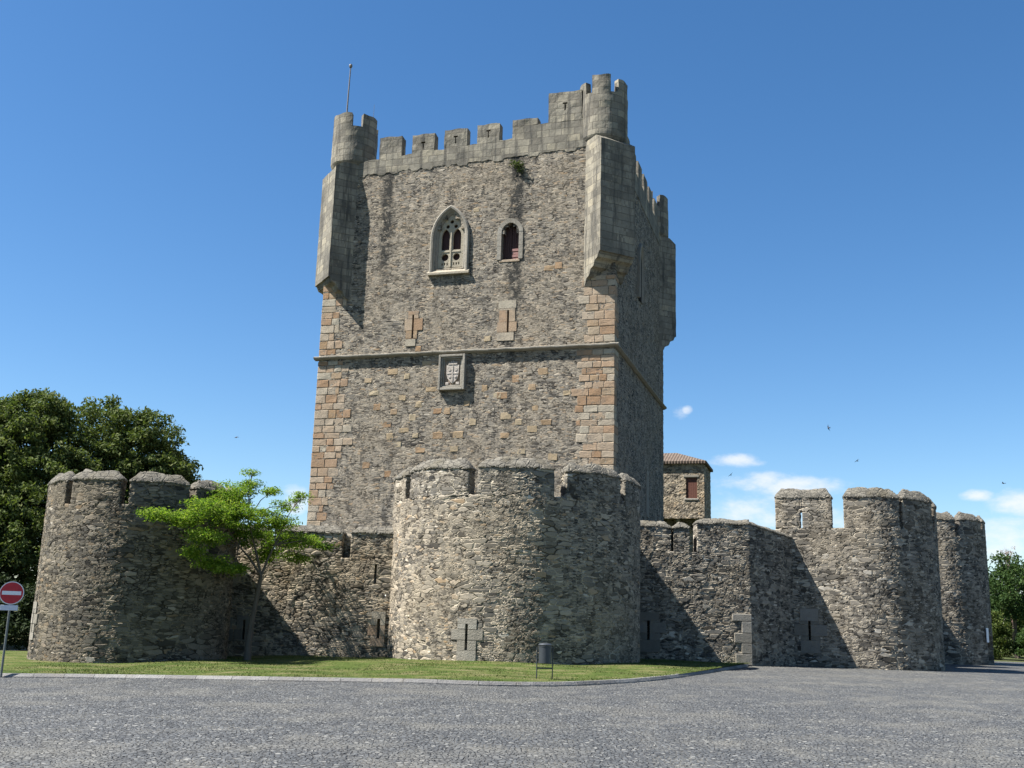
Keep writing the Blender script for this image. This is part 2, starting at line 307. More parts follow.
# ------------------------------------------------------------------ object helpers
def root_of(o):
    while o.parent: o = o.parent
    return o
def thing(name, label, cat, loc=(0, 0, 0), rz=0., group=None):
    o = bpy.data.objects.new(name, None); COL.objects.link(o); o.empty_display_size = .3
    o.location = loc; o.rotation_euler = (0, 0, rz); o['label'] = label; o['category'] = cat
    if group: o['group'] = group
    return o
def tag(o, label, cat, group=None):
    o['label'] = label; o['category'] = cat
    if group: o['group'] = group
    return o
def mk(name, V, F, mat, parent=None, local=False, cyl=None, smooth=False, kind=None, loc=None, fix=True):
    """one mesh object from vertex and quad arrays (a repeated last index makes a triangle); world coordinates unless local"""
    V = np.asarray(V, float); F = np.asarray(F, int)
    if fix:                                             # closed solids: make the faces point outwards
        a, b, c, d = (V[F[:, i]] for i in range(4))
        cc = V.mean(0)
        vol = (np.einsum('ij,ij->i', a-cc, np.cross(b-cc, c-cc)) + np.einsum('ij,ij->i', a-cc, np.cross(c-cc, d-cc))).sum()
        if vol < 0: F = F[:, ::-1]
    tri = F[:, 2] == F[:, 3]; tri2 = F[:, 0] == F[:, 1]
    n = np.cross(V[F[:, 2]]-V[F[:, 0]], V[F[:, 3]]-V[F[:, 1]]); n /= (np.linalg.norm(n, axis=1, keepdims=True)+1e-12)
    off = np.zeros(3)
    if not local:
        if parent: off = np.array(root_of(parent).location)
        elif loc is not None: off = np.array(loc, float)
    me = bpy.data.meshes.new(name)
    Vl = V - off
    me.vertices.add(len(V)); me.vertices.foreach_set('co', Vl.astype(np.float32).ravel())
    if tri.any() or tri2.any():
        loops = []; starts = []; tot = []; k = 0; own = []
        for i, f in enumerate(F):
            ff = list(dict.fromkeys(f.tolist())); starts.append(k); tot.append(len(ff)); loops += ff; k += len(ff); own += [i]*len(ff)
        loops = np.array(loops); own = np.array(own)
    else:
        loops = F.ravel(); starts = np.arange(len(F))*4; tot = np.full(len(F), 4); own = np.repeat(np.arange(len(F)), 4)
    me.loops.add(len(loops)); me.loops.foreach_set('vertex_index', loops.astype(np.int32))
    me.polygons.add(len(F)); me.polygons.foreach_set('loop_start', np.array(starts, np.int32))
    try: me.polygons.foreach_set('loop_total', np.array(tot, np.int32))
    except Exception: pass
    me.polygons.foreach_set('use_smooth', np.full(len(F), smooth))
    # uv in metres: along the wall and up, or round the drum
    uvl = me.uv_layers.new(name='UVMap')
    p = V[loops]; nn = n[own]
    if cyl is not None:
        cx, cy, rr = cyl
        u = np.arctan2(p[:, 0]-cx, -(p[:, 1]-cy))*rr; v = p[:, 2]
    else:
        h = np.hypot(nn[:, 0], nn[:, 1]); flat = h < .35
        tx = np.where(flat, 1, -nn[:, 1]/np.maximum(h, 1e-6)); ty = np.where(flat, 0, nn[:, 0]/np.maximum(h, 1e-6))
        u = p[:, 0]*tx + p[:, 1]*ty; v = np.where(flat, p[:, 1], p[:, 2])
    uvl.data.foreach_set('uv', np.stack([u, v], 1).astype(np.float32).ravel())
    me.update(calc_edges=True); me.validate()
    if mat: me.materials.append(mat)
    o = bpy.data.objects.new(name, me); COL.objects.link(o)
    if parent: o.parent = parent
    elif loc is not None: o.location = loc
    if kind: o['kind'] = kind
    return o

def lines(a, b, res, extra=()):
    n = max(1, int(round((b-a)/res))); L = np.linspace(a, b, n+1)
    ex = [e for e in extra if a < e < b]
    if ex:
        used = {0, len(L)-1}
        for e in sorted(ex):                     # move the nearest grid line onto each edge instead of adding thin cells
            k = min((k for k in range(len(L)) if k not in used), key=lambda k: abs(L[k]-e), default=None)
            if k is None or abs(L[k]-e) > res*.9: L = np.append(L, e)
            else: L[k] = e; used.add(k)
    return np.unique(np.round(L, 5))
def lattice(fn, us, vs, ws, holes=()):
    """skin of a u*v*w lattice box mapped through fn; holes (u0,u1,w0,w1,depth) are sunk into its v=first side"""
    nu, nv, nw = len(us), len(vs), len(ws)
    g = np.zeros((nu, nv, nw), bool); g[0] = g[-1] = 1; g[:, 0] = g[:, -1] = 1; g[:, :, 0] = g[:, :, -1] = 1
    idx = np.full(g.shape, -1); idx[g] = np.arange(g.sum())
    I, J, K = np.nonzero(g)
    V = fn(us[I], vs[J], ws[K])
    Fs = []
    def q(a, flip):
        f = np.stack([a[:-1, :-1], a[1:, :-1], a[1:, 1:], a[:-1, 1:]], -1)
        return f[..., ::-1] if flip else f
    f = q(idx[:, 0, :], False)
    keep = np.ones(f.shape[:2], bool)
    um = (us[:-1]+us[1:])/2; wm = (ws[:-1]+ws[1:])/2
    for u0, u1, w0, w1, *_ in holes:
        keep &= ~(((um > u0) & (um < u1))[:, None] & ((wm > w0) & (wm < w1))[None, :])
    Fs.append(f[keep].reshape(-1, 4))
    Fs.append(q(idx[:, -1, :], True).reshape(-1, 4))
    Fs.append(q(idx[0], True).reshape(-1, 4)); Fs.append(q(idx[-1], False).reshape(-1, 4))
    Fs.append(q(idx[:, :, 0], True).reshape(-1, 4)); Fs.append(q(idx[:, :, -1], False).reshape(-1, 4))
    F = np.concatenate(Fs)
    for u0, u1, w0, w1, dep, *op in holes:
        v0 = vs[0]; b = len(V)
        P = fn(np.array([u0, u1, u1, u0]*2), np.array([v0]*4+[v0+dep]*4), np.array([w0, w0, w1, w1]*2))
        V = np.concatenate([V, P])
        q5 = [q_ for k_, q_ in dict(k=[4, 5, 6, 7], b=[0, 1, 5, 4], r=[1, 2, 6, 5], t=[2, 3, 7, 6], l=[3, 0, 4, 7]).items() if not op or k_ not in op[0]]
        F = np.concatenate([F, b+np.array(q5)])
    return V, F
def join(parts):
    Vs, Fs, k = [], [], 0
    for V, F in parts: Vs.append(V); Fs.append(np.asarray(F)+k); k += len(V)
    return np.concatenate(Vs), np.concatenate(Fs)
def nz(V, s, a, seed=0.):
    """smooth vector noise"""
    return np.array([mnoise.noise_vector(Vector((p[0]*s+seed, p[1]*s, p[2]*s))) for p in V])*a
def boxVF(x0, x1, y0, y1, z0, z1, ch=.012, jit=0.):
    """a chamfered block"""
    c = min(ch, (x1-x0)*.3, (y1-y0)*.3, (z1-z0)*.3)
    X = np.array([x0, x0+c, x1-c, x1]); Y = np.array([y0, y0+c, y1-c, y1]); Z = np.array([z0, z0+c, z1-c, z1])
    def fn(u, v, w):
        P = np.stack([X[u.astype(int)], Y[v.astype(int)], Z[w.astype(int)]], -1)
        e = ((u == 0) | (u == 3)).astype(int) + ((v == 0) | (v == 3)) + ((w == 0) | (w == 3))
        # pull edges and corners in so that they are chamfered
        for k, (a, L) in enumerate(((u, X), (v, Y), (w, Z))):
            m = (e >= 2)
            P[m & (a == 0), k] += c*.45; P[m & (a == 3), k] -= c*.45
        return P
    r = np.arange(4)
    V, F = lattice(fn, r, r, r)
    if jit: V = V + RNG.normal(0, jit, V.shape)
    return V, F
def tubeVF(pts, rad, n=8):
    pts = [Vector(p) for p in pts]; V = []; F = []
    up = Vector((.31, .17, .93))
    for i, p in enumerate(pts):
        d = (pts[min(i+1, len(pts)-1)]-pts[max(i-1, 0)]).normalized()
        a = d.cross(up if abs(d.dot(up)) < .95 else Vector((1, 0, 0))).normalized(); b = d.cross(a)
        r = rad[i] if hasattr(rad, '__len__') else rad
        for k in range(n):
            t = 2*math.pi*k/n; V.append(p + (a*math.cos(t)+b*math.sin(t))*r)
    for i in range(len(pts)-1):
        for k in range(n):
            F.append((i*n+k, i*n+(k+1) % n, (i+1)*n+(k+1) % n, (i+1)*n+k))
    for e, s in ((0, 1), (len(pts)-1, -1)):
        c = len(V); V.append(pts[e])
        for k in range(n):
            a, b = e*n+k, e*n+(k+1) % n
            F.append((c, b, a, a) if s > 0 else (c, a, b, b))
    return np.array([tuple(v) for v in V]), np.array(F)
def latheVF(prof, c, n=24):
    """prof: (r,z) from bottom to top, closed at the axis"""
    V = []; F = []
    for r, z in prof:
        for k in range(n):
            t = 2*math.pi*k/n; V.append((c[0]+r*math.cos(t), c[1]+r*math.sin(t), c[2]+z))
    for i in range(len(prof)-1):
        for k in range(n): F.append((i*n+k, i*n+(k+1) % n, (i+1)*n+(k+1) % n, (i+1)*n+k))
    return np.array(V), np.array(F)
def prismVF(poly, fn0, fn1):
    """closed polygon (list of 2d points) between two placements, fan capped"""
    n = len(poly); c = np.mean(np.array(poly), 0)
    V = [fn0(*p) for p in poly] + [fn1(*p) for p in poly] + [fn0(*c), fn1(*c)]
    F = []
    for i in range(n):
        j = (i+1) % n
        F += [(i, j, n+j, n+i), (2*n, j, i, i), (2*n+1, n+i, n+j, n+j)]
    return np.array(V, float), np.array(F)

# ------------------------------------------------------------------ ground
def gz(x): return -.025*np.maximum(0, -np.asarray(x, float)-2.) - .006*np.maximum(0, np.asarray(x, float)-11)
KERB = np.array([(-60, 30.5), (-30, 29.9), (-13.4, 29.2), (-9.2, 28.6), (-5.15, 27.75), (-1.3, 26.95), (-.2, 26.95), (.92, 27.25), (1.8, 27.95), (2.55, 28.85), (4.17, 31.1), (6.55, 36.3), (10.2, 45.3)])
def smooth_poly(P, it=3):
    for _ in range(it):
        Q = [P[0]]
        for a, b in zip(P[:-1], P[1:]): Q += [a*.75+b*.25, a*.25+b*.75]
        Q.append(P[-1]); P = np.array(Q)
    return P
KERBS = smooth_poly(KERB)
def yk(x): return np.interp(x, KERBS[:, 0], KERBS[:, 1])

def grid_sheet(xs, ys, zf):
    X, Y = np.meshgrid(xs, ys, indexing='ij'); Z = zf(X, Y)
    V = np.stack([X, Y, Z], -1).reshape(-1, 3)
    i = np.arange(X.size).reshape(X.shape)
    F = np.stack([i[:-1, :-1], i[1:, :-1], i[1:, 1:], i[:-1, 1:]], -1).reshape(-1, 4)
    return V, F
xs = np.concatenate([[-90, -60, -40, -25, -18], np.arange(-15, 18.01, .04), [19, 21, 24, 28, 34, 40, 55]])
ys = np.concatenate([[-20, -8, 0, 5, 8], np.arange(9.2, 24, .035), np.arange(24, 33, .07), [34, 36, 39, 42, 46, 50, 56, 64, 72]])
V, F = grid_sheet(xs, ys, lambda X, Y: gz(X))
mk('cobbled_plaza', V, F, M['cobble'], kind='structure', fix=False)
xg = np.concatenate([-np.geomspace(3000, 60, 14), np.linspace(-50, 60, 23), np.geomspace(70, 3000, 14)])
yg = np.concatenate([[-200, -60, -20], np.linspace(0, 120, 25), np.geomspace(140, 3500, 16)])
V, F = grid_sheet(xg, yg, lambda X, Y: gz(np.clip(X, -20, 60)) - .12 + .6*np.clip((Y-75)/40, 0, 1))
mk('ground', V, F, M['ground'], kind='structure', fix=False)
xl = np.concatenate([np.arange(-60, -18, 2), np.arange(-18, 10.2, .25)])
sl_ = np.linspace(0, 1, 40)
X = np.repeat(xl[:, None], len(sl_), 1); y0 = yk(xl)+.12
Y = y0[:, None] + sl_[None]*(np.maximum(48., y0+1)-y0)[:, None]
Z = gz(X)+.085 + .03*np.sin(X*1.1+Y*.7)*np.minimum(1, (Y-y0[:, None])/2) + .05*np.clip((Y-30)/10, 0, 1)
V = np.stack([X, Y, Z], -1).reshape(-1, 3); i = np.arange(X.size).reshape(X.shape)
mk('lawn', V, np.stack([i[:-1, :-1], i[1:, :-1], i[1:, 1:], i[:-1, 1:]], -1).reshape(-1, 4), M['lawn'], kind='structure', fix=False)
# kerb stones end to end
seg = np.hypot(*np.diff(KERBS, axis=0).T); cum = np.concatenate([[0], np.cumsum(seg)])
def kpt(s): return np.array([np.interp(s, cum, KERBS[:, 0]), np.interp(s, cum, KERBS[:, 1])])
parts = []; s = 25.
while s < cum[-1]-.2:
    L = min(random.uniform(.8, 1.15), cum[-1]-s)
    def kf(u, v, w, s=s, L=L):
        out = []
        for a, b, c in zip(u, v, w):
            p = kpt(a); d = kpt(min(a+.05, cum[-1]))-kpt(max(a-.05, 0)); d /= np.hypot(*d); nrm = np.array([-d[1], d[0]])
            q = p + nrm*(b*.17); out.append((q[0], q[1], gz(q[0]) - .15 + c*(.255) - (.075 if c == 1 and b == 0 else 0)))
        return np.array(out)
    parts.append(lattice(kf, np.array([s+.006, s+L*.5, s+L-.006]), np.array([0., .3, 1.]), np.array([0., 1.]))); s += L
V, F = join(parts); mk('kerb', V, F, M['kerb'], kind='structure')
# lawn grass
N = 62000
gx = RNG.uniform(-16, 10.3, N); yb = yk(gx)+.14; gy = yb + (46.5-yb)*RNG.random(N)**1.35
zg = gz(gx)+.075 + .03*np.sin(gx*1.1+gy*.7)*np.minimum(1, (gy-yb)/2) + .05*np.clip((gy-30)/10, 0, 1)
pn_ = np.array([mnoise.noise(Vector((a*.55, b*.8, 1.7))) + .5*mnoise.noise(Vector((a*1.9, b*2.4, 5.))) for a, b in zip(gx, gy)])
hh = RNG.uniform(.02, .055, N)*np.clip(.75-1.1*pn_, .12, 1.5); an = RNG.uniform(0, 6.283, N); wd = RNG.uniform(.008, .02, N)
lx, ly = RNG.normal(0, .03, N), RNG.normal(0, .03, N)
A = np.stack([gx-np.cos(an)*wd, gy-np.sin(an)*wd, zg], -1); B = np.stack([gx+np.cos(an)*wd, gy+np.sin(an)*wd, zg], -1); C_ = np.stack([gx+lx, gy+ly, zg+hh], -1)
V = np.stack([A, B, C_], 1).reshape(-1, 3); i = np.arange(N)*3
me = bpy.data.meshes.new('grass'); me.from_pydata(V.tolist(), [], np.stack([i, i+1, i+2], 1).tolist()); me.materials.append(M['grass'])
go = bpy.data.objects.new('grass', me); COL.objects.link(go); go['kind'] = 'stuff'
tag(go, 'short dry green lawn grass between the kerb and the castle wall', 'grass')

# ------------------------------------------------------------------ bailey walls
class Line:
    def __init__(s, A, B): s.A = np.array(A, float); s.B = np.array(B, float); s.L = np.hypot(*(s.B-s.A)); s.d = (s.B-s.A)/s.L; s.n = np.array([s.d[1], -s.d[0]])
    def __call__(s, u, off):              # off: metres behind the outer face
        u = np.asarray(u)[..., None]; off = np.asarray(off)[..., None]
        return s.A + s.d*u - s.n*off
class Arc:
    """u in metres along the outer face; u=0 faces the spot the photograph was taken from"""
    def __init__(s, c, R): s.c = np.array(c, float); s.R = R; d = np.hypot(*c); s.p0 = math.atan2(-c[0]/d, c[1]/d)
    def deg(s, a): return R_(a)*s.R
    def __call__(s, u, off):
        t = np.asarray(u)/s.R + s.p0; r = np.maximum(s.R-np.asarray(off), .02)
        return s.c + np.stack([np.sin(t)*r, -np.cos(t)*r], -1)
class DPath:
    """flat wall from A to T, then an arc bending to the right"""
    def __init__(s, A, T, R):
        s.l = Line(A, T); s.R = R; s.T = np.array(T, float); s.c = s.T - s.l.n*R; s.t0 = math.atan2(s.l.n[0], -s.l.n[1])
    def __call__(s, u, off):
        u = np.asarray(u, float); off = np.asarray(off, float)
        fl = s.l(u + s.l.L, off); t = u/s.R + s.t0; r = np.maximum(s.R-off, .02)
        ar = s.c + np.stack([np.sin(t)*r, -np.cos(t)*r], -1)
        return np.where((u <= 0)[..., None], fl, ar)

def wall(name, path, u0, u1, o0, o1, z0, z1, mat, parent, res=.055, holes=(), vres=None, back=False):
    """z1 may be a function of u"""
    zt = z1 if callable(z1) else (lambda u: np.full_like(u, z1))
    us = lines(u0, u1, res, [h for q in holes for h in q[:2]])
    zmx = float(np.max(zt(us)))
    ws = lines(0, zmx-z0, res, [h-z0 for q in holes for h in q[2:4]])
    vs = lines(o0, o1, vres or max(res*1.5, .08))
    def fn(u, v, w):
        p = path(u, v); top = zt(u)
        k = (zmx-z0); f = w/k
        z = np.where(f > .8, z0+.8*k + (top-z0-.8*k)*(f-.8)/.2, z0+w) if callable(z1) else z0+w
        return np.concatenate([p, z[..., None]], -1)
    hs = [(a, b, c-z0, d-z0, e) for a, b, c, d, e, *_ in holes]
    V, F = lattice(fn, us, vs, ws, hs)
    return mk(name, V, F, mat, parent, smooth=True)
def cap(path, u0, u1, o0, o1, z0, h, parent, res=.07, ch=.28, ends=(1, 1), seed=0):
    zt = z0 if callable(z0) else (lambda u: np.full_like(u, z0))
    us = lines(u0, u1, res); vs = lines(o0, o1, .07); ws = np.array([0., 1.])
    def fn(u, v, w):
        p = path(u, v)
        d = np.minimum(v-o0, o1-v)
        if ends[0]: d = np.minimum(d, u-u0)
        if ends[1]: d = np.minimum(d, u1-u)
        lump = 1+.35*np.array([mnoise.noise(Vector((a*1.7+seed, b*2, 3.1))) for a, b in zip(u, v)])
        z = zt(u) + w*(.03 + h*np.clip(d/ch, 0, 1)**.85*lump)
        return np.concatenate([p, z[..., None]], -1)
    V, F = lattice(fn, us, vs, ws)
    return mk('cap', V, F, M['cap'], parent, smooth=True)
def merlon(path, u0, u1, z0, z1, mat, parent, th=.6, caph=.27, res=.06, slot=None, ends=(1, 1), seed=0):
    """parapet tooth with its sloping mortar cap; slot (u, half width, za, zb) is open right through"""
    if slot is None:
        zb_ = z1; z1 = lambda u: zb_ + .07*np.array([mnoise.noise(Vector((a*1.3, seed*3.7, 2.2))) for a in np.atleast_1d(u)])
        m = wall('merlon', path, u0, u1, 0., th, z0, z1, mat, parent, res)
    else:
        su, hw, za, zb = slot
        ps = []
        for a, b, c, d in ((u0, su-hw, z0, z1), (su+hw, u1, z0, z1), (su-hw, su+hw, z0, za), (su-hw, su+hw, zb, z1)):
            fn = lambda u, v, w: np.concatenate([path(u, v), w[..., None]], -1)
            ps.append(lattice(fn, lines(a, b, res), lines(0, th, .1), lines(c, d, res)))
        V, F = join(ps); m = mk('merlon', V, F, mat, parent, smooth=True)
    cap(path, u0-.01, u1+.01, -.01, th+.01, (lambda u: z1(u)-.015) if callable(z1) else z1-.015, caph, m, ends=ends, seed=seed)
    return m
def slit_stones(path, u, rows, slot, mat, parent, proud=.035, name='arrow_slit', local=False):
    """dressed blocks (half width left, right, z0, z1) round an open slot (half width, z0, z1)"""
    hw, s0, s1 = slot; ps = []
    for l, r, z0, z1 in rows:
        cuts = sorted({z0, z1} | {c for c in (s0, s1) if z0 < c < z1})
        for a, b in zip(cuts[:-1], cuts[1:]):
            mid = (a+b)/2
            for x0, x1 in (((u-l, u-hw), (u+hw, u+r)) if s0 < mid < s1 else ((u-l, u+r),)):
                fn = lambda q, v, w: np.concatenate([path(q, v), w[..., None]], -1)
                ps.append(lattice(fn, lines(x0+.006, x1-.006, .15), np.array([-proud, -proud+.015, .25]), lines(a+.005, b-.005, .3)))
    V, F = join(ps); return mk(name, V, F, mat, parent, local=local)

# --- left round tower
TG = 'round towers of the outer wall'
lt = thing('round_tower', 'leftmost round stone tower, nearest the no-entry sign, in front of the dark trees', 'tower', (-13.58, 39.6, 0), group=TG)
pl = Arc((-13.58, 39.6), 3.4); D = pl.deg
wall('tower_wall', pl, D(-180), D(180), 0, 3.3, -.6, 5.08, M['bailey_old'], lt, .055, vres=1.1, holes=[(D(-75)-.05, D(-75)+.05, .7, 1.5, .5)])
for k, (a, b, zz) in enumerate([(-92, -52, 5.9), (-46.5, -14.8, 5.95), (-9.8, 24.6, 5.92), (29, 56, 5.85), (62, 95, 5.8), (-150, -99, 5.8)]):
    merlon(pl, D(a), D(b), 5.05, zz, M['bailey_old'], lt, caph=.3, seed=k)
slit_stones(pl, D(-75), [(.3, .3, 1.35, 1.75), (.45, .5, 1.0, 1.34), (.3, .3, .45, .99)], (.045, .7, 1.5), M['pale_block'], lt)
# --- big central round tower
ct = thing('round_tower', 'large middle round tower with merlons, standing in front of the square keep', 'tower', (.35, 43.6, 0), group=TG)
pc = Arc((.35, 43.6), 5.06); D = pc.deg
uS = D(-19.3)
wall('tower_wall', pc, D(-180), D(180), 0, 4.9, -.3, 6.08, M['bailey'], ct, .055, vres=1.6, holes=[(uS-.045, uS+.045, .5, 1.42, .6)])
for k, (a, b, zz) in enumerate([(-93, -59.5, 7.0), (-55, -21, 7.12), (-16.7, 15.6, 7.1), (21.2, 51.8, 7.08), (56, 92, 7.0)]):
    merlon(pc, D(a), D(b), 6.05, zz, M['bailey_grey'], ct, caph=.32, seed=10+k)
slit_stones(pc, uS, [(.36, .38, 1.24, 1.62), (.6, .62, .86, 1.23), (.36, .38, .1, .85)], (.045, .5, 1.42), M['pale_block'], ct)
# --- right D-shaped tower
T_, A_ = (15.75, 47.5), (12.32, 48.64)
pr = DPath(A_, T_, 3.5); LF = pr.l.L
rt = thing('round_tower', 'right-hand tower with flat left wall and rounded right side, standing on the cobbles', 'tower', (16.77, 50.74, 0), group=TG)
uS2 = -LF+1.36
wall('tower_wall', pr, -LF, math.pi*3.41*1.05, 0, 3.3, -.6, 6.1, M['bailey_grey'], rt, .055, vres=.12, holes=[(uS2-.05, uS2+.05, 1.1, 1.95, .6)])
ar = lambda a: R_(a)*3.41
merlon(pr, -LF, -LF+2.5, 6.07, 7.48, M['bailey_grey'], rt, caph=.4, slot=(-LF+1.15, .05, 6.1, 6.85), seed=21)
for k, (a, b, zz) in enumerate([(-.6, ar(31.5), 7.52), (ar(34.5), ar(70), 7.48), (ar(76), ar(112), 7.35), (ar(120), ar(160), 7.3)]):
    merlon(pr, a, b, 6.07, zz, M['bailey_grey'], rt, caph=.4, seed=22+k)
slit_stones(pr, uS2, [(.4, .4, 1.8, 2.5), (.65, .75, 1.3, 1.79), (.4, .45, .55, 1.29)], (.05, 1.1, 1.95), M['grey_block'], rt)
# --- far right tower
ft = thing('round_tower', 'rearmost shaded round tower at far right with dark doorway and white notice', 'tower', (25.17, 64, 0), group=TG)
pf = Arc((25.17, 64), 3.4); D = pf.deg
ud = D(73)
wall('tower_wall', pf, D(-180), D(180), 0, 3.3, -.6, 7.05, M['bailey_grey'], ft, .08, vres=1.1, holes=[(ud-.55, ud+.55, -.1, 1.5, .8)])
for k, (a, b) in enumerate([(-34, -3), (2, 30), (34.5, 67), (72, 104), (-75, -40)]):
    merlon(pf, D(a), D(b), 7.02, 8.0, M['bailey_grey'], ft, caph=.38, res=.09, seed=31+k)
fb = lambda u, v, w: np.concatenate([pf(u, v), w[..., None]], -1)
V, F = lattice(fb, lines(ud-.53, ud+.53, .2), np.array([.55, .63]), lines(-.1, 1.48, .4)); mk('door', V, F, M['door'], ft)
V, F = lattice(fb, lines(D(62)-.12, D(62)+.12, .12), np.array([-.1, -.07]), lines(1.15, 1.95, .4)); mk('notice', V, F, M['white'], ft)

# --- left curtain wall
CG = 'straight walls between the round towers'
cl = thing('curtain_wall', 'low straight wall behind the young green tree, between left tower and middle tower', 'wall', (-7.7, 42.3, 0), group=CG)
pcl = Line((-12.4, 42.75), (-4.2, 42.25)); U = lambda x: x+12.4
wall('wall_body', pcl, 0, pcl.L, 0, 1.0, -.5, 3.82, M['render'], cl, .055, holes=[(U(-5.16)-.05, U(-5.16)+.05, 2.86, 3.6, .4), (U(-4.92)-.06, U(-4.92)+.06, .75, 1.5, .5),
     (U(-11.03)-.05, U(-11.03)+.05, .5, 1.25, .5), (U(-10.25)-.05, U(-10.25)+.05, .55, 1.3, .5)])
merlon(pcl, 0, U(-9.6), 3.80, 4.8, M['render'], cl, th=.7, caph=.2, ends=(0, 1), seed=41)
merlon(pcl, U(-9.25), U(-6.56), 3.80, 4.8, M['render'], cl, th=.7, caph=.22, seed=42)
merlon(pcl, U(-6.22), pcl.L, 3.80, 4.82, M['render'], cl, th=.7, caph=.22, ends=(1, 0), seed=43)
wall('gap_dark_backing', pcl, U(-6.6), U(-6.18), .42, .68, 3.79, 4.78, M['render'], cl, .1)  # backing block added so that the gap between the merlons reads dark
slit_stones(pcl, U(-4.92), [(.3, .26, 1.25, 1.78), (.42, .26, .86, 1.24), (.3, .26, .45, .85)], (.055, .75, 1.5), M['quoin'], cl)
slit_stones(pcl, U(-11.03), [(.35, .3, .95, 1.4), (.42, .35, .5, .94)], (.045, .5, 1.25), M['grey_block'], cl)
slit_stones(pcl, U(-10.25), [(.3, .35, .95, 1.45), (.38, .4, .5, .94)], (.045, .55, 1.3), M['grey_block'], cl)
# --- right curtain wall with its corner
cr = thing('curtain_wall', 'straight wall right of middle tower, ending in a sunlit corner where the kerb stops', 'wall', (8, 46, 0), group=CG)
pcr = Line((4.3, 46.06), (10.5, 45.98)); U = lambda x: x-4.3
psd = Line((10.5, 45.98), (13.1, 48.52))
wall('wall_body', pcr, 0, pcr.L, 0, 1.3, -.4, 4.7, M['bailey_grey'], cr, .055, holes=[(U(6.12)-.05, U(6.12)+.05, .95, 1.75, .6)], vres=.1)
merlon(pcr, 0, U(7.1), 4.68, 5.75, M['bailey_grey'], cr, th=.75, caph=.22, ends=(0, 1), seed=51)
merlon(pcr, U(7.2)+.0, U(7.9), 4.68, 5.72, M['bailey_grey'], cr, th=.75, caph=.2, seed=52)
merlon(pcr, U(8.22), pcr.L, 4.68, 5.98, M['bailey_grey'], cr, th=.95, caph=.16, ends=(1, 0), seed=53)
slit_stones(pcr, U(6.12), [(.42, .45, 1.7, 2.1), (.62, .75, 1.25, 1.69), (.42, .5, .45, 1.24)], (.05, .95, 1.75), M['grey_block'], cr)
zs = lambda u: 5.98 - .1*u - .012*np.sin(u*9)
wall('return_wall', psd, .03, psd.L, .012, 1.1, -.4, zs, M['bailey_grey'], cr, .06, vres=.2)
cap(psd, .0, psd.L, .0, 1.1, lambda u: zs(u)-.02, .15, cr, ends=(0, 0), seed=54)
# quoin blocks down the sunlit corner
ps = []; z = .02
k = 0
while z < 2.0:
    h = random.uniform(.3, .5); l = [.75, .42][k % 2]*random.uniform(.8, 1.2); k += 1
    if z > .8 and random.random() < .35: z += h; continue
    ps.append(boxVF(10.5-l, 10.515, 45.93, 46.2, z+.005, z+h-.008, .02)); z += h
V, F = join(ps); mk('corner_stones', V, F, M['pale_block'], cr)
# --- rear curtain from the right tower to the rear tower
cb = thing('curtain_wall', 'shaded wall mostly hidden between right-hand tower and rearmost tower', 'wall', (20, 57, 0), group=CG)
pcb = Line((18.6, 53.6), (23.2, 61.5))
wall('wall_body', pcb, 0, pcb.L, 0, 1.0, -.5, 5.6, M['bailey_grey'], cb, .15, vres=.5)

# ------------------------------------------------------------------ the keep (local axes: x along the front, y into the tower)
YAW = .2955887; KC = (-2.85146, 55.53654, 0.)
kp = thing('castle_keep', 'tall square stone keep with corner turrets and gothic window, rising behind the round towers', 'castle keep', KC, -YAW)
def kmk(name, VF, mat, parent=kp, **k): return mk(name, VF[0], VF[1], mat, parent, local=True, **k)
# openings in the front: gothic window, arched window, two slits
GW = (-2.02, .26, 20.45, 24.0); AW = (2.12, 3.14, 20.85, 22.95)
holes = [(-.88-.86, -.88+.86, 20.55, 22.9, .9, 't'), (-.88-.6, -.88+.6, 22.9, 23.5, .9, 'bt'), (-.88-.25, -.88+.25, 23.5, 24.0, .9, 'b'), (AW[0], AW[1], 20.85, 22.35, .8, 't'), (AW[0]+.16, AW[1]-.16, 22.35, 22.75, .8, 'bt'), (AW[0]+.36, AW[1]-.36, 22.75, 22.95, .8, 'b'),
         (-2.86-.06, -2.86+.06, 16.65, 18.0, .8), (2.65-.06, 2.65+.06, 16.7, 17.95, .8)]
xs_ = lines(-8.5, 8.5, .085, [h for q in holes for h in q[:2]])
ys_ = lines(0, 16.84, .16); zs_ = np.concatenate([np.arange(-.5, 5, 1.5), lines(5, 27.2, .085, [h for q in holes for h in q[2:4]])])
def kbody(u, v, w): return np.stack([u, v, w], -1)
kmk('tower_wall', lattice(kbody, xs_, ys_, zs_, holes), M['keep'], smooth=True)

# string course round front and right side
def bar(prof, a, b, axis):
    """prof (outward, z); axis 'f' along x on the front, 's' along y on the right side"""
    n = len(prof); L = lines(a, b, .3); V = []
    for l in L:
        for o, z in prof:
            j = .012*math.sin(l*3.1)+.008*math.sin(l*7.7)
            V.append((l, -o, z+j) if axis == 'f' else (8.5+o, l, z+j))
    i = np.arange(len(V)).reshape(len(L), n); F = []
    for a_ in range(len(L)-1):
        for k in range(n): F.append((i[a_, k], i[a_, (k+1) % n], i[a_+1, (k+1) % n], i[a_+1, k]))
    for e in (0, -1):
        for k in range(1, n-1): F.append((i[e, 0], i[e, k], i[e, k+1], i[e, k+1]))
    return np.array(V), np.array(F)
SP = [(-.12, 15.62), (.08, 15.64), (.22, 15.72), (.23, 15.78), (.05, 15.85), (-.12, 15.87)]
kmk('string_course', join([bar(SP, -8.74, 8.74, 'f'), bar(SP, .125, 16.9, 's')]), M['granite'])

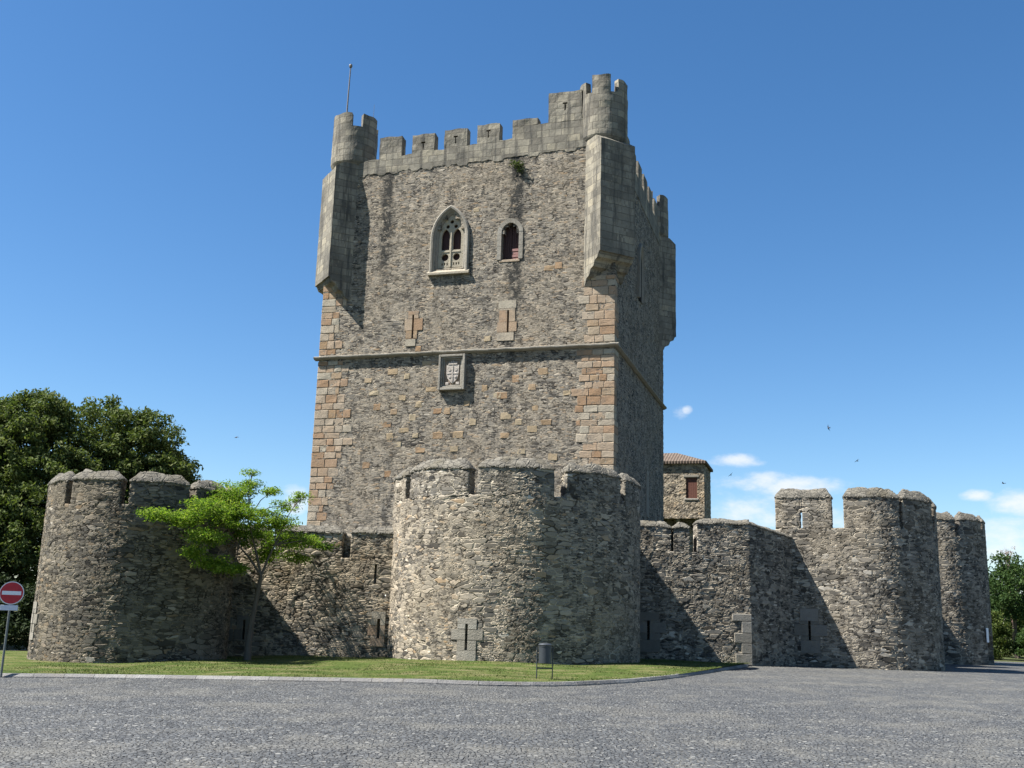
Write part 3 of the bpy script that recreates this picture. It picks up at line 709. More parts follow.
# quoins
def quoins(side, zlo, zhi, wfun):
    ps = []; z = zlo; k = 0
    while z < zhi-.15:
        h = min(random.uniform(.32, .5), zhi-z); wd = wfun(z, k); k += 1
        wd += random.uniform(-.22, .22); x = 0.; first = True
        while x < wd-.2:
            l = min(random.uniform(.38, .9), wd-x)
            if wd-x-l < .25: l = wd-x
            ret = random.choice((.55, .95)) if first else .22
            x0, x1 = (-8.53+x, -8.53+x+l) if side < 0 else (8.53-x-l, 8.53-x)
            ps.append(boxVF(x0+.006, x1-.006, -.014-random.random()*.014, ret, z+.008, z+h-.008, .03, .007)); x += l; first = False
        z += h
    return join(ps)
kmk('quoins', quoins(-1, 5.2, 15.56, lambda z, k: np.interp(z, [5, 7, 9, 11.5, 14, 15.6], [.9, 1.1, 1.6, 2.1, 1.7, 1.9])+(.25 if k % 2 else -.25)*random.uniform(.4, 1.3)), M['quoin'])
kmk('quoins', quoins(1, 7.2, 15.56, lambda z, k: np.interp(z, [5, 9, 10.5, 12, 14, 15.2], [1.7, 1.6, 1.7, 2.1, 1.75, 2.0])+(.22 if k % 2 else -.22)*random.uniform(.4, 1.3)), M['quoin'])
kmk('quoins', quoins(-1, 15.92, 20.3, lambda z, k: 1.15+(.2 if k % 2 else -.2)), M['quoin'])
kmk('quoins', quoins(1, 15.92, 19.6, lambda z, k: 1.62+(.2 if k % 2 else -.2)*random.random()), M['quoin'])
# reused granite blocks scattered in the rubble (x, z on the front)
INS = [(-3.92, 14.78), (-3.06, 14.49), (-5.36, 14.35), (-4.96, 13.63), (-3.26, 13.29), (-2.29, 12.91), (-1.19, 12.5), (-4.74, 12.82), (-2.62, 12.18), (-4.15, 11.82), (-3.73, 12.52),
  (-3.07, 11.5), (-3.88, 11.16), (-2.4, 11.19), (-1.1, 11.16), (0.06, 11.17), (0.86, 11.84), (1.45, 13.67), (2.18, 13.25), (0.49, 12.88), (-1.6, 13.72), (-3.4, 10.72), (-2.08, 10.38),
  (-0.12, 10.4), (1.52, 16.41), (-2.48, 16.02), (-1.92, 15.2), (-0.62, 12.49), (4.67, 14.47), (3.17, 14.12), (4.1, 13.64), (6.0, 13.26), (2.44, 13.24), (4.29, 12.5), (2.69, 12.13),
  (3.4, 11.77), (4.91, 11.73), (4.16, 11.39), (2.67, 11.08), (-5.2, 9.6), (-3.9, 9.1), (.6, 23.9), (5.4, 20.3), (4.9, 20.2), (-1.9, 9.4), (3.6, 10.2), (5.3, 9.9)]
for x, z in INS:
    hw, hh_ = random.uniform(.17, .31), random.uniform(.13, .2)
    kmk('inset_stone', boxVF(x-hw, x+hw, -.012-random.random()*.012, .2, z-hh_, z+hh_, .03, .01), M['inset'])
pk = Line((0, 0), (1, 0))
slit_stones(pk, -2.86, [(.3, .32, 17.78, 18.2), (.5, .58, 17.1, 17.77), (.4, .28, 16.62, 17.09), (.4, .2, 16.2, 16.6)], (.05, 16.65, 18.0), M['quoin'], kp, local=True)
slit_stones(pk, 2.65, [(.55, .45, 18.06, 18.5), (.5, .4, 17.3, 18.05), (.6, .5, 16.75, 17.29), (.6, .35, 16.25, 16.74)], (.05, 16.7, 17.95), M['quoin'], kp, local=True)

# arches: polyline of an arch outline inset by d
def arch(d, cx, a, zb, zs_a, c, n=9):
    r = a+c-d; H = math.sqrt(max(r*r-c*c, 1e-6)); t1 = math.atan2(H, -c) if c > 0 else math.pi/2
    pts = [(cx-a+d, zb), (cx-a+d, (zb+zs_a)/2)]
    for k in range(n+1):
        t = math.pi - (math.pi-t1)*k/n; pts.append((cx+c+r*math.cos(t), zs_a+r*math.sin(t)))
    pts += [(2*cx-x, z) for x, z in reversed(pts[:-1])]
    return pts
def arch_frame(prof, *a):
    rows = [arch(d, *a) for d, y in prof]; n = len(rows[0]); m = len(prof); V = []; F = []
    for i in range(n):
        for j in range(m): V.append((rows[j][i][0], prof[j][1], rows[j][i][1]))
    for i in range(n-1):
        for j in range(m): F.append((i*m+j, i*m+(j+1) % m, (i+1)*m+(j+1) % m, (i+1)*m+j))
    for e in (0, n-1):
        for j in range(1, m-1): F.append((e*m, e*m+j, e*m+j+1, e*m+j+1))
    return np.array(V), np.array(F)
def plate(name, outlines, y, th, mat, parent, to3=None):
    """flat plate with holes: outlines is a list of closed 2d polygons"""
    cu = bpy.data.curves.new(name, 'CURVE'); cu.dimensions = '2D'; cu.fill_mode = 'BOTH'; cu.extrude = th/2; cu.bevel_depth = .012
    for P in outlines:
        sp = cu.splines.new('POLY'); sp.points.add(len(P)-1); sp.use_cyclic_u = True
        for q, p in zip(sp.points, P): q.co = (p[0], p[1], 0, 1)
    tmp = bpy.data.objects.new(name, cu); COL.objects.link(tmp)
    me = bpy.data.meshes.new_from_object(tmp.evaluated_get(bpy.context.evaluated_depsgraph_get()))
    bpy.data.objects.remove(tmp)
    for v in me.vertices: v.co = (v.co.x, y + v.co.z, v.co.y)
    me.name = name; me.materials.clear(); me.materials.append(mat)
    o = bpy.data.objects.new(name, me); COL.objects.link(o); o.parent = parent
    return o
def circ(cx, cz, r, n=14): return [(cx+r*math.cos(2*math.pi*k/n), cz+r*math.sin(2*math.pi*k/n)) for k in range(n)]

GA = (-.88, 1.14, 20.35, 22.4, 1.0)
gw = kmk('gothic_window', arch_frame([(0, .12), (-.02, -.1), (.06, -.16), (.15, -.14), (.2, -.05), (.27, .0), (.3, .07), (.37, .11), (.4, .17), (.45, .2), (.45, .34), (.2, .34)], *GA), M['granite'])
gw['label'] = 'large pointed gothic window with stone tracery'
V, F = prismVF([(-.2, 20.2), (.36, 20.2), (.36, 20.8), (-.2, 20.32)], lambda y, z: (-2.1, y, z), lambda y, z: (.34, y, z)); mk('sill', V, F, M['limestone'], gw, local=True)
op = arch(.42, -.88, 1.14, 20.7, 22.4, 1.0)
lan = lambda s: arch(0, -.88+s*.34, .25, 21.72, 22.55, .25, 5)
plate('tracery', [op, lan(-1), lan(1), circ(-1.22, 21.3, .22), circ(-.54, 21.3, .22), circ(-1.12, 23.12, .12, 10), circ(-.64, 23.12, .12, 10), circ(-.88, 23.4, .12, 10)] +
      [[(x, 20.82), (x+.09, 20.82), (x+.09, 20.99), (x, 20.99)] for x in (-1.42, -1.27, -1.12, -.73, -.58, -.43)], .24, .1, M['limestone'], gw)
ps = [boxVF(-.925, -.835, .13, .21, 20.72, 22.75, .02), boxVF(-1.46, -.93, .15, .208, 21.58, 21.66, .015), boxVF(-.83, -.3, .15, .208, 21.58, 21.66, .015)]
mk('mullion', *join(ps), M['limestone'], gw, local=True)
for s in (-1, 1):
    f = [boxVF(-.88+s*.31-.3+k*.1+.004, -.88+s*.31-.3+(k+1)*.1-.004, .40, .44+.006*(k % 2), 20.75, 23.4, .006) for k in range(6)]
    mk('shutter', *join(f), M['shutter'], gw, local=True)
# arched window
AA = (2.63, .5, 20.85, 22.42, .06)
rows = []; pin = arch(0, *AA); pou = arch(-.24, *AA)
pin[0] = (pin[0][0], 20.85); stn = []
cuts = [0, 1, 2, 5, 8, 11, 14, 17, 20, len(pin)-2, len(pin)-1]
for i0, i1 in zip(cuts[:-1], cuts[1:]):
    idx = list(range(i0, i1+1)); n = len(idx); pr0 = -.045-random.random()*.015
    P = [pou[i] for i in idx] + [pin[i] for i in reversed(idx)]
    c = np.mean(P, 0); P = [tuple(np.array(p)+(c-np.array(p))*.02) for p in P]
    V = np.array([(p[0], pr0, p[1]) for p in P] + [(p[0], .5, p[1]) for p in P]); F = []
    m = len(P)
    for k in range(n-1): F += [(k, k+1, m-2-k, m-1-k), (m+k, 2*m-1-k, 2*m-2-k, m+k+1)]
    for k in range(m): F.append((k, m+k, m+(k+1) % m, (k+1) % m))
    stn.append((V, np.array(F)))
aw = kmk('arched_window', join(stn), M['pale_block'])
aw['label'] = 'small round-headed window with red-brown shutters'
mk('sill', *boxVF(2.02, 3.22, -.03, .45, 20.7, 20.845, .02), M['quoin'], aw, local=True)
for x0, x1, z0, z1, mt, y in ((2.14, 2.62, 20.86, 22.85, 'shutter', .34), (2.64, 3.12, 21.55, 22.85, 'shutter', .36)):
    f = [boxVF(x0+k*(x1-x0)/4+.004, x0+(k+1)*(x1-x0)/4-.004, y, y+.04+.006*(k % 2), z0, z1, .006) for k in range(4)]
    mk('shutter', *join(f), M[mt], aw, local=True)
f = [boxVF(2.66, 3.12, .26-.02*(k % 2), .34, 20.88+k*.17, 21.03+k*.17, .01) for k in range(4)]
o = mk('shutter', *join(f), M['shutter_pink'], aw, local=True); o['label'] = 'pinkish lower shutter boards'

# coat of arms below the string course
fr = []
x0, x1, z0, z1 = -1.14, .37, 13.6, 15.57
for k, (i, yo, wd) in enumerate([(0., -.27, .13), (.13, -.2, .09), (.22, -.12, .08)]):
    a, b, c, d = x0+i, x1-i, z0+i, z1-i
    fr += [boxVF(a, a+wd-.003, yo, .1, c, d, .02), boxVF(b-wd+.003, b, yo, .1, c, d, .02), boxVF(a+wd, b-wd, yo+.002, .1, c, c+wd-.003, .02), boxVF(a+wd, b-wd, yo+.002, .1, d-wd+.003, d, .02)]
ca = kmk('coat_of_arms', join(fr), M['granite']); ca['label'] = 'square stone frame holding a carved shield'
mk('panel', *boxVF(-.86, .09, -.055, .05, 13.88, 15.29, .01), island_stone('brown panel stone', [(0, (.2, .15, .11)), (1, (.23, .175, .13))], .5), ca, local=True)
def shield(k=1., dz=0): return [(-.36-.34*k, 14.98+dz), (-.36+.34*k, 14.98+dz), (-.36+.34*k, 14.55), (-.36+.29*k, 14.3), (-.36+.16*k, 14.1), (-.36, 14.0-.02*k), (-.36-.16*k, 14.1), (-.36-.29*k, 14.3), (-.36-.34*k, 14.55)]
sh = plate('shield', [shield()], -.09, .07, M['marble'], ca)
ps = [boxVF(-.40, -.32, -.165, -.13, 14.06, 14.95, .015), boxVF(-.68, -.41, -.16, -.13, 14.50, 14.57, .015), boxVF(-.31, -.04, -.16, -.13, 14.50, 14.57, .015)]
for cx, cz in ((-.54, 14.75), (-.18, 14.75), (-.52, 14.36), (-.2, 14.36)):
    ps.append(prismVF(circ(cx, cz, .085, 10), lambda x, z: (x, -.16, z), lambda x, z: (x, -.12, z)))
mk('charges', *join(ps), M['marble'], sh, local=True)
ps = [boxVF(-.62, -.1, -.16, -.05, 15.0, 15.07, .02)]
for k in range(5): ps.append(prismVF([(-.6+k*.1, 15.075), (-.5+k*.1, 15.075), (-.55+k*.1, 15.2+.05*(2-abs(k-2)))], lambda x, z: (x, -.15, z), lambda x, z: (x, -.06, z)))
mk('crest', *join(ps), M['marble'], ca, local=True)
for s in (-1, 1): mk('base_block', *boxVF(-.36+s*.3-.1, -.36+s*.3+.1, -.13, -.05, 13.9, 14.05, .02), M['marble'], ca, local=True)

# parapets and merlons of the keep
def kblock(x0, x1, y0, y1, z0, z1, res=.16, holes=(), top=None, bot=None, j=.012):
    us = lines(x0, x1, res, [h for q in holes for h in q[:2]]); vs = lines(y0, y1, res*1.5); ws = lines(z0, z1, res, [h for q in holes for h in q[2:4]])
    def fn(u, v, w):
        z = w.astype(float).copy()
        if top: f = (w-z0)/(z1-z0); z = z + f*(top(u, v)-z1)
        if bot: f = 1-(w-z0)/(z1-z0); z = z + f*(bot(u, v)-z0)
        V = np.stack([u, v, z], -1); return V + nz(V, 1.9, j*1.3) + nz(V, 6., j*.6, 3.)
    return lattice(fn, us, vs, ws, holes)
kmk('parapet', join([
    kblock(-7.0, 6.9, -.03, .6, 26.7, 27.8, .1, top=lambda u, v: np.interp(u, [-7, -4, 2.5, 7], [27.5, 27.68, 28.0, 28.1])+.03*np.sin(u*5), bot=lambda u, v: np.interp(u, [-7, 2, 7], [26.6, 26.8, 27.0])+.07*np.clip(4*(np.sin(u*2.9)+np.sin(u*6.1)+.3), -1, 1)+.02*np.sin(u*17)),
    kblock(2.57, 7.0, -.026, .55, 27.99, 28.75, top=lambda u, v: 28.75+.04*np.sin(u*4)),
    kblock(7.95, 8.53, 1.3, 15.6, 26.7, 27.95), kblock(-8.53, -7.95, 1.6, 16.8, 26.7, 27.8), kblock(-7.9, 7.2, 16.3, 16.87, 26.7, 27.9)]), M['ashlar'])
T = lambda x, z, d=.7: [(x-.035, x+.035, z-.28, z+.1, d), (x-.13, x+.13, z+.1, z+.19, d)]
for a, b, zb, zt_, sz in ((-5.52, -4.13, 27.6, 28.92, None), (-3.48, -2.11, 27.7, 28.86, 28.2), (-1.5, -.13, 27.8, 28.96, 28.35), (.49, 1.81, 27.9, 29.05, 28.5), (2.57, 4.04, 28.7, 29.12, None), (4.64, 6.55, 28.7, 30.5, 29.65)):
    kmk('merlon', kblock(a, b, -.03, .55, zb, zt_, .1, T((a+b)/2, sz) if sz else (), top=lambda u, v: zt_+.02*np.sin(u*6+v*9), j=.02), M['ashlar'])
for k in range(6):
    y = 2.6+k*2.05; kmk('merlon', kblock(7.95, 8.53, y, y+1.3, 27.9, 29.0+.03*k, .2, j=.02), M['ashlar'])
    kmk('merlon', kblock(-8.53, -7.95, y+.3, y+1.6, 27.75, 28.95, .3, j=.02), M['ashlar'])
    kmk('merlon', kblock(-6.2+k*2.1, -4.8+k*2.1, 16.3, 16.87, 27.85, 29.0, .3, j=.02), M['ashlar'])

# corner turrets: a square bartizan set diagonally on stepped corbels, a round turret above
CORB = np.array([(0, 20.62), (.1, 20.6), (.14, 20.5), (.22, 20.34), (.42, 20.26), (.5, 20.2), (.56, 20.05), (.64, 19.92), (.86, 19.86), (.94, 19.78), (1.0, 19.62), (1.1, 19.5), (1.3, 19.42), (1.42, 19.2), (1.55, 18.95), (1.8, 18.8)])
def corner_turret(cx, cy, ox, oy, sill, top, zb, front, merl, label, p=.35, hw=1.2, inw=1.0, sh=0.):
    o = np.array([ox, oy])/math.hypot(ox, oy); t = np.array([-o[1], o[0]]); cnr = np.array([cx, cy])
    def bx(u, v, w):                       # u across, v inwards from the outer face, w 0..1
        q = cnr + o*(p-v)[:, None] + t*(u+sh)[:, None]
        lo = np.interp(v, CORB[:, 0], CORB[:, 1]) + (zb-20.62); hi = 27.0 + .35*np.clip(v/.5, 0, 1) - .02*np.sin(u*3)
        V = np.stack([q[:, 0], q[:, 1], lo+(hi-lo)*w], -1); return V + nz(V, 1.7, .02) + nz(V, 5.5, .01, 2.)
    V, F = lattice(bx, lines(-hw, hw, .15), np.unique(np.concatenate([CORB[:, 0], lines(1.8, 2.6, .2), lines(0, 1.8, .1)])), lines(0, 1, .03))
    b = kmk('corner_turret', (V, F), M['ashlar']); b['label'] = label
    c = cnr - o*inw
    ph = math.atan2(front[0], -front[1])
    def rr(z): return 1.17 + .17*np.clip((z-27.3)/.3, 0, 1)**.6
    def dr(u, v, w):
        r = np.where(v > .5, .55, rr(w)); a = u+ph
        V = np.stack([c[0]+np.sin(a)*r, c[1]-np.cos(a)*r, w], -1); return V + nz(V, 1.8, .025) + nz(V, 6., .011, 4.)
    sl2 = [(-.12, -.06, sill-1.0, sill-.35, .3), (.62, .68, sill-.95, sill-.35, .3)]
    V, F = lattice(dr, lines(-math.pi, math.pi, .1, [h for q in sl2 for h in q[:2]]), np.array([0., 1.]), np.unique(np.concatenate([np.array([27.3, 27.36, 27.45, 27.58, 27.72]), lines(27.9, sill, .15, [h for q in sl2 for h in q[2:4]])])), sl2)
    d = mk('turret_drum', V, F, M['ashlar'], b, local=True, cyl=(c[0], c[1], 1.34))
    for a0, a1, zt_ in merl:
        def me_(u, v, w):
            V = np.stack([c[0]+np.sin(u+ph)*(1.34-v), c[1]-np.cos(u+ph)*(1.34-v), w + .025*np.sin(u*9)*(w > zt_-.01)], -1); return V + nz(V, 1.8, .025) + nz(V, 6., .011, 4.)
        V, F = lattice(me_, lines(R_(a0), R_(a1), .1), lines(0, .36, .12), lines(sill-.01, zt_, .15))
        mk('merlon', V, F, M['ashlar'], b, local=True, cyl=(c[0], c[1], 1.34))
    return c
# the direction to the viewer in keep axes
def tocam(x, y):
    v = Matrix.Rotation(YAW, 3, 'Z') @ (Vector((0, 0, 0)) - (Vector(KC) + Matrix.Rotation(-YAW, 3, 'Z') @ Vector((x, y, 0))))
    return (v.x, v.y)
corner_turret(8.5, 0, 1, -1, 30.1, 31.0, 20.62, tocam(8.5, 0), [(-88, -47, 30.85), (-29, 17, 31.1), (37, 80, 30.95), (105, 150, 30.8), (195, 240, 30.8)], 'taller right front corner turret, a round crown on a square base', hw=1.1, inw=1.28, sh=-.1)
cL = corner_turret(-8.5, 0, -1, -1, 29.75, 30.5, 20.3, tocam(-8.5, 0), [(-80, -12, 30.6), (16, 66, 30.6), (84, 130, 30.2), (160, 205, 30.4), (225, 262, 30.4)], 'left front corner turret with flagpole, a round crown on a square base', p=.17, inw=1.28)
corner_turret(8.5, 16.84, 1, 1, 29.45, 30.4, 20.45, tocam(8.5, 16.84), [(-95, -60, 30.3), (-45, 12, 30.45), (34, 80, 30.3), (105, 150, 30.3)], 'right rear corner turret in shade', p=.18, inw=1.2)
# right side: tall shaded gothic window and a low slit
GS = arch_frame([(0, .1), (0, -.16), (.1, -.2), (.2, -.06), (.3, .05), (.34, .1)], 7.4, .75, 20.4, 22.6, .9)
V = GS[0]; V = np.stack([8.5-V[:, 1], V[:, 0], V[:, 2]], -1); g2 = kmk('gothic_window', (V, GS[1]), M['granite'])
pn = arch(.28, 7.4, .75, 20.4, 22.6, .9)
V, F = prismVF(pn, lambda y, z: (8.56, y, z), lambda y, z: (8.3, y, z)); mk('shutter', V, F, M['dark'], g2, local=True)  # dark plate painted as the shaded window recess, not a real shutter
sd = [boxVF(8.3, 8.56, 9.85, 10.17, 7.8, 10.3, .02), boxVF(8.3, 8.56, 10.33, 10.65, 7.8, 10.3, .02), boxVF(8.3, 8.565, 9.85, 10.65, 10.31, 10.6, .02)]
a2 = kmk('arrow_slit', join(sd), M['granite']); mk('dark_slit_fill', *boxVF(8.3, 8.545, 10.17, 10.33, 7.8, 10.3, .004), M['dark'], a2, local=True)  # solid dark block painted as the shade inside the slit
# flagpole and lightning rod on the left front turret
V, F = join([tubeVF([(-10.42, 58.3, 29.6), (-10.40, 58.3, 32), (-10.37, 58.3, 34.05)], [.05, .045, .035], 8), latheVF([(0, -.13), (.08, -.1), (.11, 0), (.08, .1), (0, .13)], (-10.37, 58.3, 34.15), 10)])
tag(mk('flagpole', V, F, M['mast'], loc=(-10.42, 58.3, 30.2)), 'bare flagpole with a ball finial on top of the left front turret', 'flagpole')
V, F = tubeVF([(-8.83, 58.5, 29.7), (-8.82, 58.5, 31.75)], [.016, .008], 6)
tag(mk('lightning_rod', V, F, M['mast'], loc=(-8.83, 58.5, 30.3)), 'thin metal rod beside the flagpole on the left front turret', 'rod')

# ------------------------------------------------------------------ stone house behind
hs = thing('stone_house', 'small stone house with tiled hip roof and red shutter, jutting out right behind the keep', 'house', (16.0, 86, -.26), -YAW); hs.scale = (1.162,)*3
def hmk(name, VF, mat, par=hs, **k): return mk(name, VF[0], VF[1], mat, par, local=True, **k)
us = lines(-5.3, 0, .1, [-1.28, -.5]); wz = lines(8.95, 12.85, .1, [10.36, 11.83])
hmk('upper_wall', lattice(kbody, us, lines(0, 4.2, .25), wz, [(-1.28, -.5, 10.36, 11.83, .25)]), M['house'])
hmk('lower_wall', lattice(kbody, lines(-4.9, -.85, .2), lines(1., 3.8, .4), lines(-.5, 8.94, .25)), M['house'])
wn = hmk('window', boxVF(-1.45, -.35, -.04, .1, 11.85, 12.02, .02), M['pale_block']); mk('sill', *boxVF(-1.4, -.4, -.05, .1, 10.22, 10.35, .02), M['pale_block'], wn, local=True)
f = [boxVF(-1.27+k*.13, -1.27+(k+1)*.13-.006, .08, .12, 10.37, 11.82, .005) for k in range(6)]; mk('shutter', *join(f), M['shutter_red'], wn, local=True)
E_ = [(-5.5, -.22), (.18, -.22), (.18, 4.4), (-5.5, 4.4)]; ap = [(-3.1, 2.1), (-2.2, 2.1)]
V = [(x, y, 12.82) for x, y in E_] + [(x, y, 13.0) for x, y in E_] + [(ap[0][0], ap[0][1], 13.95), (ap[1][0], ap[1][1], 13.95)]
F = [(0, 1, 5, 4), (1, 2, 6, 5), (2, 3, 7, 6), (3, 0, 4, 7), (4, 5, 9, 8), (5, 6, 9, 9), (6, 7, 8, 9), (7, 4, 8, 8), (3, 2, 1, 0)]
hmk('roof', (np.array(V, float), np.array(F)), M['tile'])
hmk('dark_arch_panel', prismVF([(-3.95+.55*(1-math.cos(t*math.pi/8)), 8.97+.42*math.sin(t*math.pi/8)) for t in range(9)], lambda x, z: (x, -.035, z), lambda x, z: (x, .06, z)), M['dark'])  # flat dark panel painted as the shade of an arched recess
for x in (-.55, -1.9, -3.3, -4.7): hmk('bracket', prismVF([(.02, 8.93), (1.02, 8.93), (1.02, 8.1), (.75, 8.25)], lambda y, z: (x-.14, y, z), lambda y, z: (x+.14, y, z)), M['house'])

# ------------------------------------------------------------------ plants
def leaves(cent, spread, per, size, flat=.7, ratio=.45, up=.5, seed=0):
    g = np.random.default_rng(seed); c = np.repeat(cent, per, 0); n = len(c)
    d = g.normal(0, 1, (n, 3)); d /= np.linalg.norm(d, axis=1, keepdims=True); d *= (g.random((n, 1))**.5)
    d[:, 2] *= flat
    sp = np.repeat(np.broadcast_to(np.asarray(spread, float), (len(cent),)), per)[:, None]
    p = c + d*sp
    nr = g.normal(0, 1, (n, 3)) + d*1.2 + np.array([0, 0, up]); nr /= np.linalg.norm(nr, axis=1, keepdims=True)
    a = np.cross(nr, g.normal(0, 1, (n, 3))); a /= np.linalg.norm(a, axis=1, keepdims=True); b = np.cross(nr, a)
    L = (size*g.uniform(.65, 1.3, n))[:, None]; Wd = L*ratio
    V = np.stack([p-a*L*.5, p+b*Wd*.5, p+a*L*.5-nr*L*.1, p-b*Wd*.5], 1).reshape(-1, 3)
    return V, np.arange(n*4).reshape(-1, 4)
def crown_pts(blobs, n, seed, shell=.62):
    g = np.random.default_rng(seed); wt = np.array([b[3]*b[4]*b[5] for b in blobs])**(2/3.); wt /= wt.sum(); out = []
    for b, k in zip(blobs, g.multinomial(n, wt)):
        d = g.normal(0, 1, (k, 3)); d /= np.linalg.norm(d, axis=1, keepdims=True); r = shell + (1.06-shell)*g.random((k, 1))**.7
        out.append(np.array(b[:3]) + d*r*np.array(b[3:6]))
    return np.concatenate(out)
def tree(name, label, base, trunk, limbs, blobs, n, per, size, spread, mat, bk, seed, group=None, rad=.3, cat='tree', flat=.75, up=.5, shell=.62):
    t = thing(name, label, cat, base, group=group)
    bz = np.array(base, float); g = random.Random(seed)
    ps = [tubeVF(trunk, np.linspace(rad, rad*.5, len(trunk)), 10)]
    for b in blobs:
        st = Vector(trunk[-1]) if g.random() < .6 else Vector(trunk[-2]).lerp(Vector(trunk[-1]), .5); en = Vector(b[:3]); md = st.lerp(en, .5) + Vector((g.uniform(-.2, .2), g.uniform(-.2, .2), .12))*max(b[3], .4)
        ps.append(tubeVF([st, md, en], [rad*.42, rad*.27, rad*.08], 6))
        for k in range(limbs):
            d = Vector((g.uniform(-1, 1)*b[3], g.uniform(-1, 1)*b[4], g.uniform(-.5, 1)*b[5]))*.75
            ps.append(tubeVF([md.lerp(en, g.uniform(.2, .8)), en+d*.5, en+d], [rad*.16, rad*.1, rad*.03], 5))
    V, F = join(ps); mk('trunk', V, F, M[bk], t)
    V, F = leaves(crown_pts(blobs, n, seed, shell), spread, per, size, flat=flat, seed=seed+1, up=up)
    mk('crown', V, F, M[mat], t, fix=False)
    return t
# young tree on the lawn: flat leafy layers with sky between them
def px(u, v, y):                         # the place at distance y seen at a pixel of the photograph (only used to read off sizes)
    X, Y = u-512, v-384; c, s = math.cos(ROLL), math.sin(ROLL); X, Y = X*c+Y*s, -X*s+Y*c
    xc, zc = X/F_PX, -Y/F_PX; cy, sy = math.cos(PITCH), math.sin(PITCH)
    k = y/(cy-zc*sy); return (xc*k, y, 1.6+(sy+zc*cy)*k)
TY = 39.4
YB = []
for u, v, ru, rv, dy, ry in ((160, 514, 15, 6, -.4, .7), (182, 518, 17, 8, .2, .9), (207, 508, 17, 10, -1., 1.), (230, 498, 22, 13, .6, 1.2), (248, 486, 12, 7, 0, .6), (238, 516, 28, 12, -1.2, 1.1), (205, 537, 18, 7, -.6, .9), (192, 552, 11, 5, .4, .7),
                             (245, 535, 28, 11, .9, 1.2), (216, 564, 19, 8, -.8, .9), (236, 570, 12, 5, -.2, .7), (275, 522, 22, 9, -.7, 1.), (288, 505, 15, 6, .6, .7), (272, 491, 9, 4, 0, .5), (300, 497, 9, 4, .2, .5),
                             (285, 541, 22, 9, .4, 1.), (308, 540, 14, 6, -.3, .7), (324, 546, 8, 4, .1, .5), (268, 555, 18, 8, 1.2, .8), (252, 472, 5, 3, 0, .3), (300, 558, 10, 5, .7, .6)):
    p = px(u, v, np.interp(u, [150, 180, 200, 220, 240, 262, 290, 330], [35.5, 35.7, 36.1, 37.2, 39.0, 40.1, 41.0, 41.3]) + dy*(.35 if u < 225 else .8)); YB.append((*p, ru*.038, ry*1.2, rv*.038))
tr_ = [px(u, v, TY) for u, v in ((247, 664), (248, 645), (252, 620), (257, 596), (261, 576))]
def young():
    t = thing('young_tree', 'young bright green tree with a thin leaning trunk on the lawn, shading the low wall', 'tree', (-9.5, TY, -.1))
    g = random.Random(5); ps = [tubeVF(tr_[:5], [.15, .115, .095, .085, .075], 10)]
    f1 = Vector(tr_[4]); hubs = [(Vector(px(238, 545, TY-.2)), f1), (Vector(px(275, 545, TY+.2)), f1), (Vector(px(248, 520, TY)), f1)]
    for h, s in hubs: ps.append(tubeVF([s, s.lerp(h, .5)+Vector((0, 0, .08)), h], [.05, .038, .028], 7))
    for b in YB:
        e = Vector(b[:3]); h = min((q[0] for q in hubs), key=lambda q: (q-e).length + (1.5 if q.z > e.z else 0))
        md = h.lerp(e, .5)+Vector((0, 0, .18)); ps.append(tubeVF([h, md, e], [.024, .017, .009], 5))
        for k in range(5):
            d = Vector((g.uniform(-1, 1)*b[3], g.uniform(-1, 1)*b[4], g.uniform(-.3, .7)*b[5])); ps.append(tubeVF([md.lerp(e, g.uniform(.2, .9)), e+d*.9], [.012, .004], 4))
    V, F = join(ps); mk('trunk', V, F, M['bark'], t)
    V, F = leaves(crown_pts(YB, 1080, 21, .1), .33, 28, .12, flat=.42, ratio=.36, up=1.4, seed=22); mk('crown', V, F, M['leaf_lime'], t, fix=False)
young()
DG = 'dark trees beyond the left tower'
tree('broadleaf_tree', 'tall dark leafy tree behind the left tower, the highest crown at the left edge', (-28.2, 60, -.3), [(-28.2, 60, -.6), (-28.1, 60, 2), (-28, 60, 5)], 4,
     [(-27.4, 60, 9.4, 3.3, 3.2, 3.9), (-30.5, 60.5, 8.6, 3.4, 3.2, 4.2), (-25.6, 58.8, 6.6, 3.0, 3, 3.8), (-29, 58, 4.4, 3.4, 3, 3.2), (-27.1, 60, 12.3, 1.7, 1.7, 1.7), (-29.3, 60, 11.7, 1.7, 1.6, 1.5)], 1500, 66, .24, .54, 'leaf_dark', 'bark_dark', 41, DG, .45, shell=.45)
tree('broadleaf_tree', 'broad rounded dark tree right behind the left tower, sloping down to the right', (-22.6, 63, -.3), [(-22.6, 63, -.6), (-22.6, 63, 2), (-22.6, 63, 4.6)], 4,
     [(-24.6, 63, 10.0, 3.0, 3.2, 3.9), (-22.2, 63, 9.8, 2.7, 3, 3.6), (-20.6, 62.6, 8.0, 2.2, 2.5, 3.2), (-23, 61.5, 5.8, 3.6, 2.6, 3.4), (-20.4, 64, 5.5, 2.0, 2.5, 3.0)], 1450, 66, .24, .54, 'leaf_dark', 'bark_dark', 51, DG, .42, shell=.45)
tree('broadleaf_tree', 'dark tree cut by the left edge of the picture, behind the no-entry sign', (-34.5, 57, -.3), [(-34.5, 57, -.6), (-34.5, 57, 2), (-34.3, 57, 4.6)], 4,
     [(-34, 57, 8.6, 4, 3.5, 4.2), (-31.5, 56, 5, 3.2, 3, 3.4), (-36, 57, 5, 3.5, 3, 4)], 360, 72, .27, .62, 'leaf_dark', 'bark_dark', 61, DG, .42)
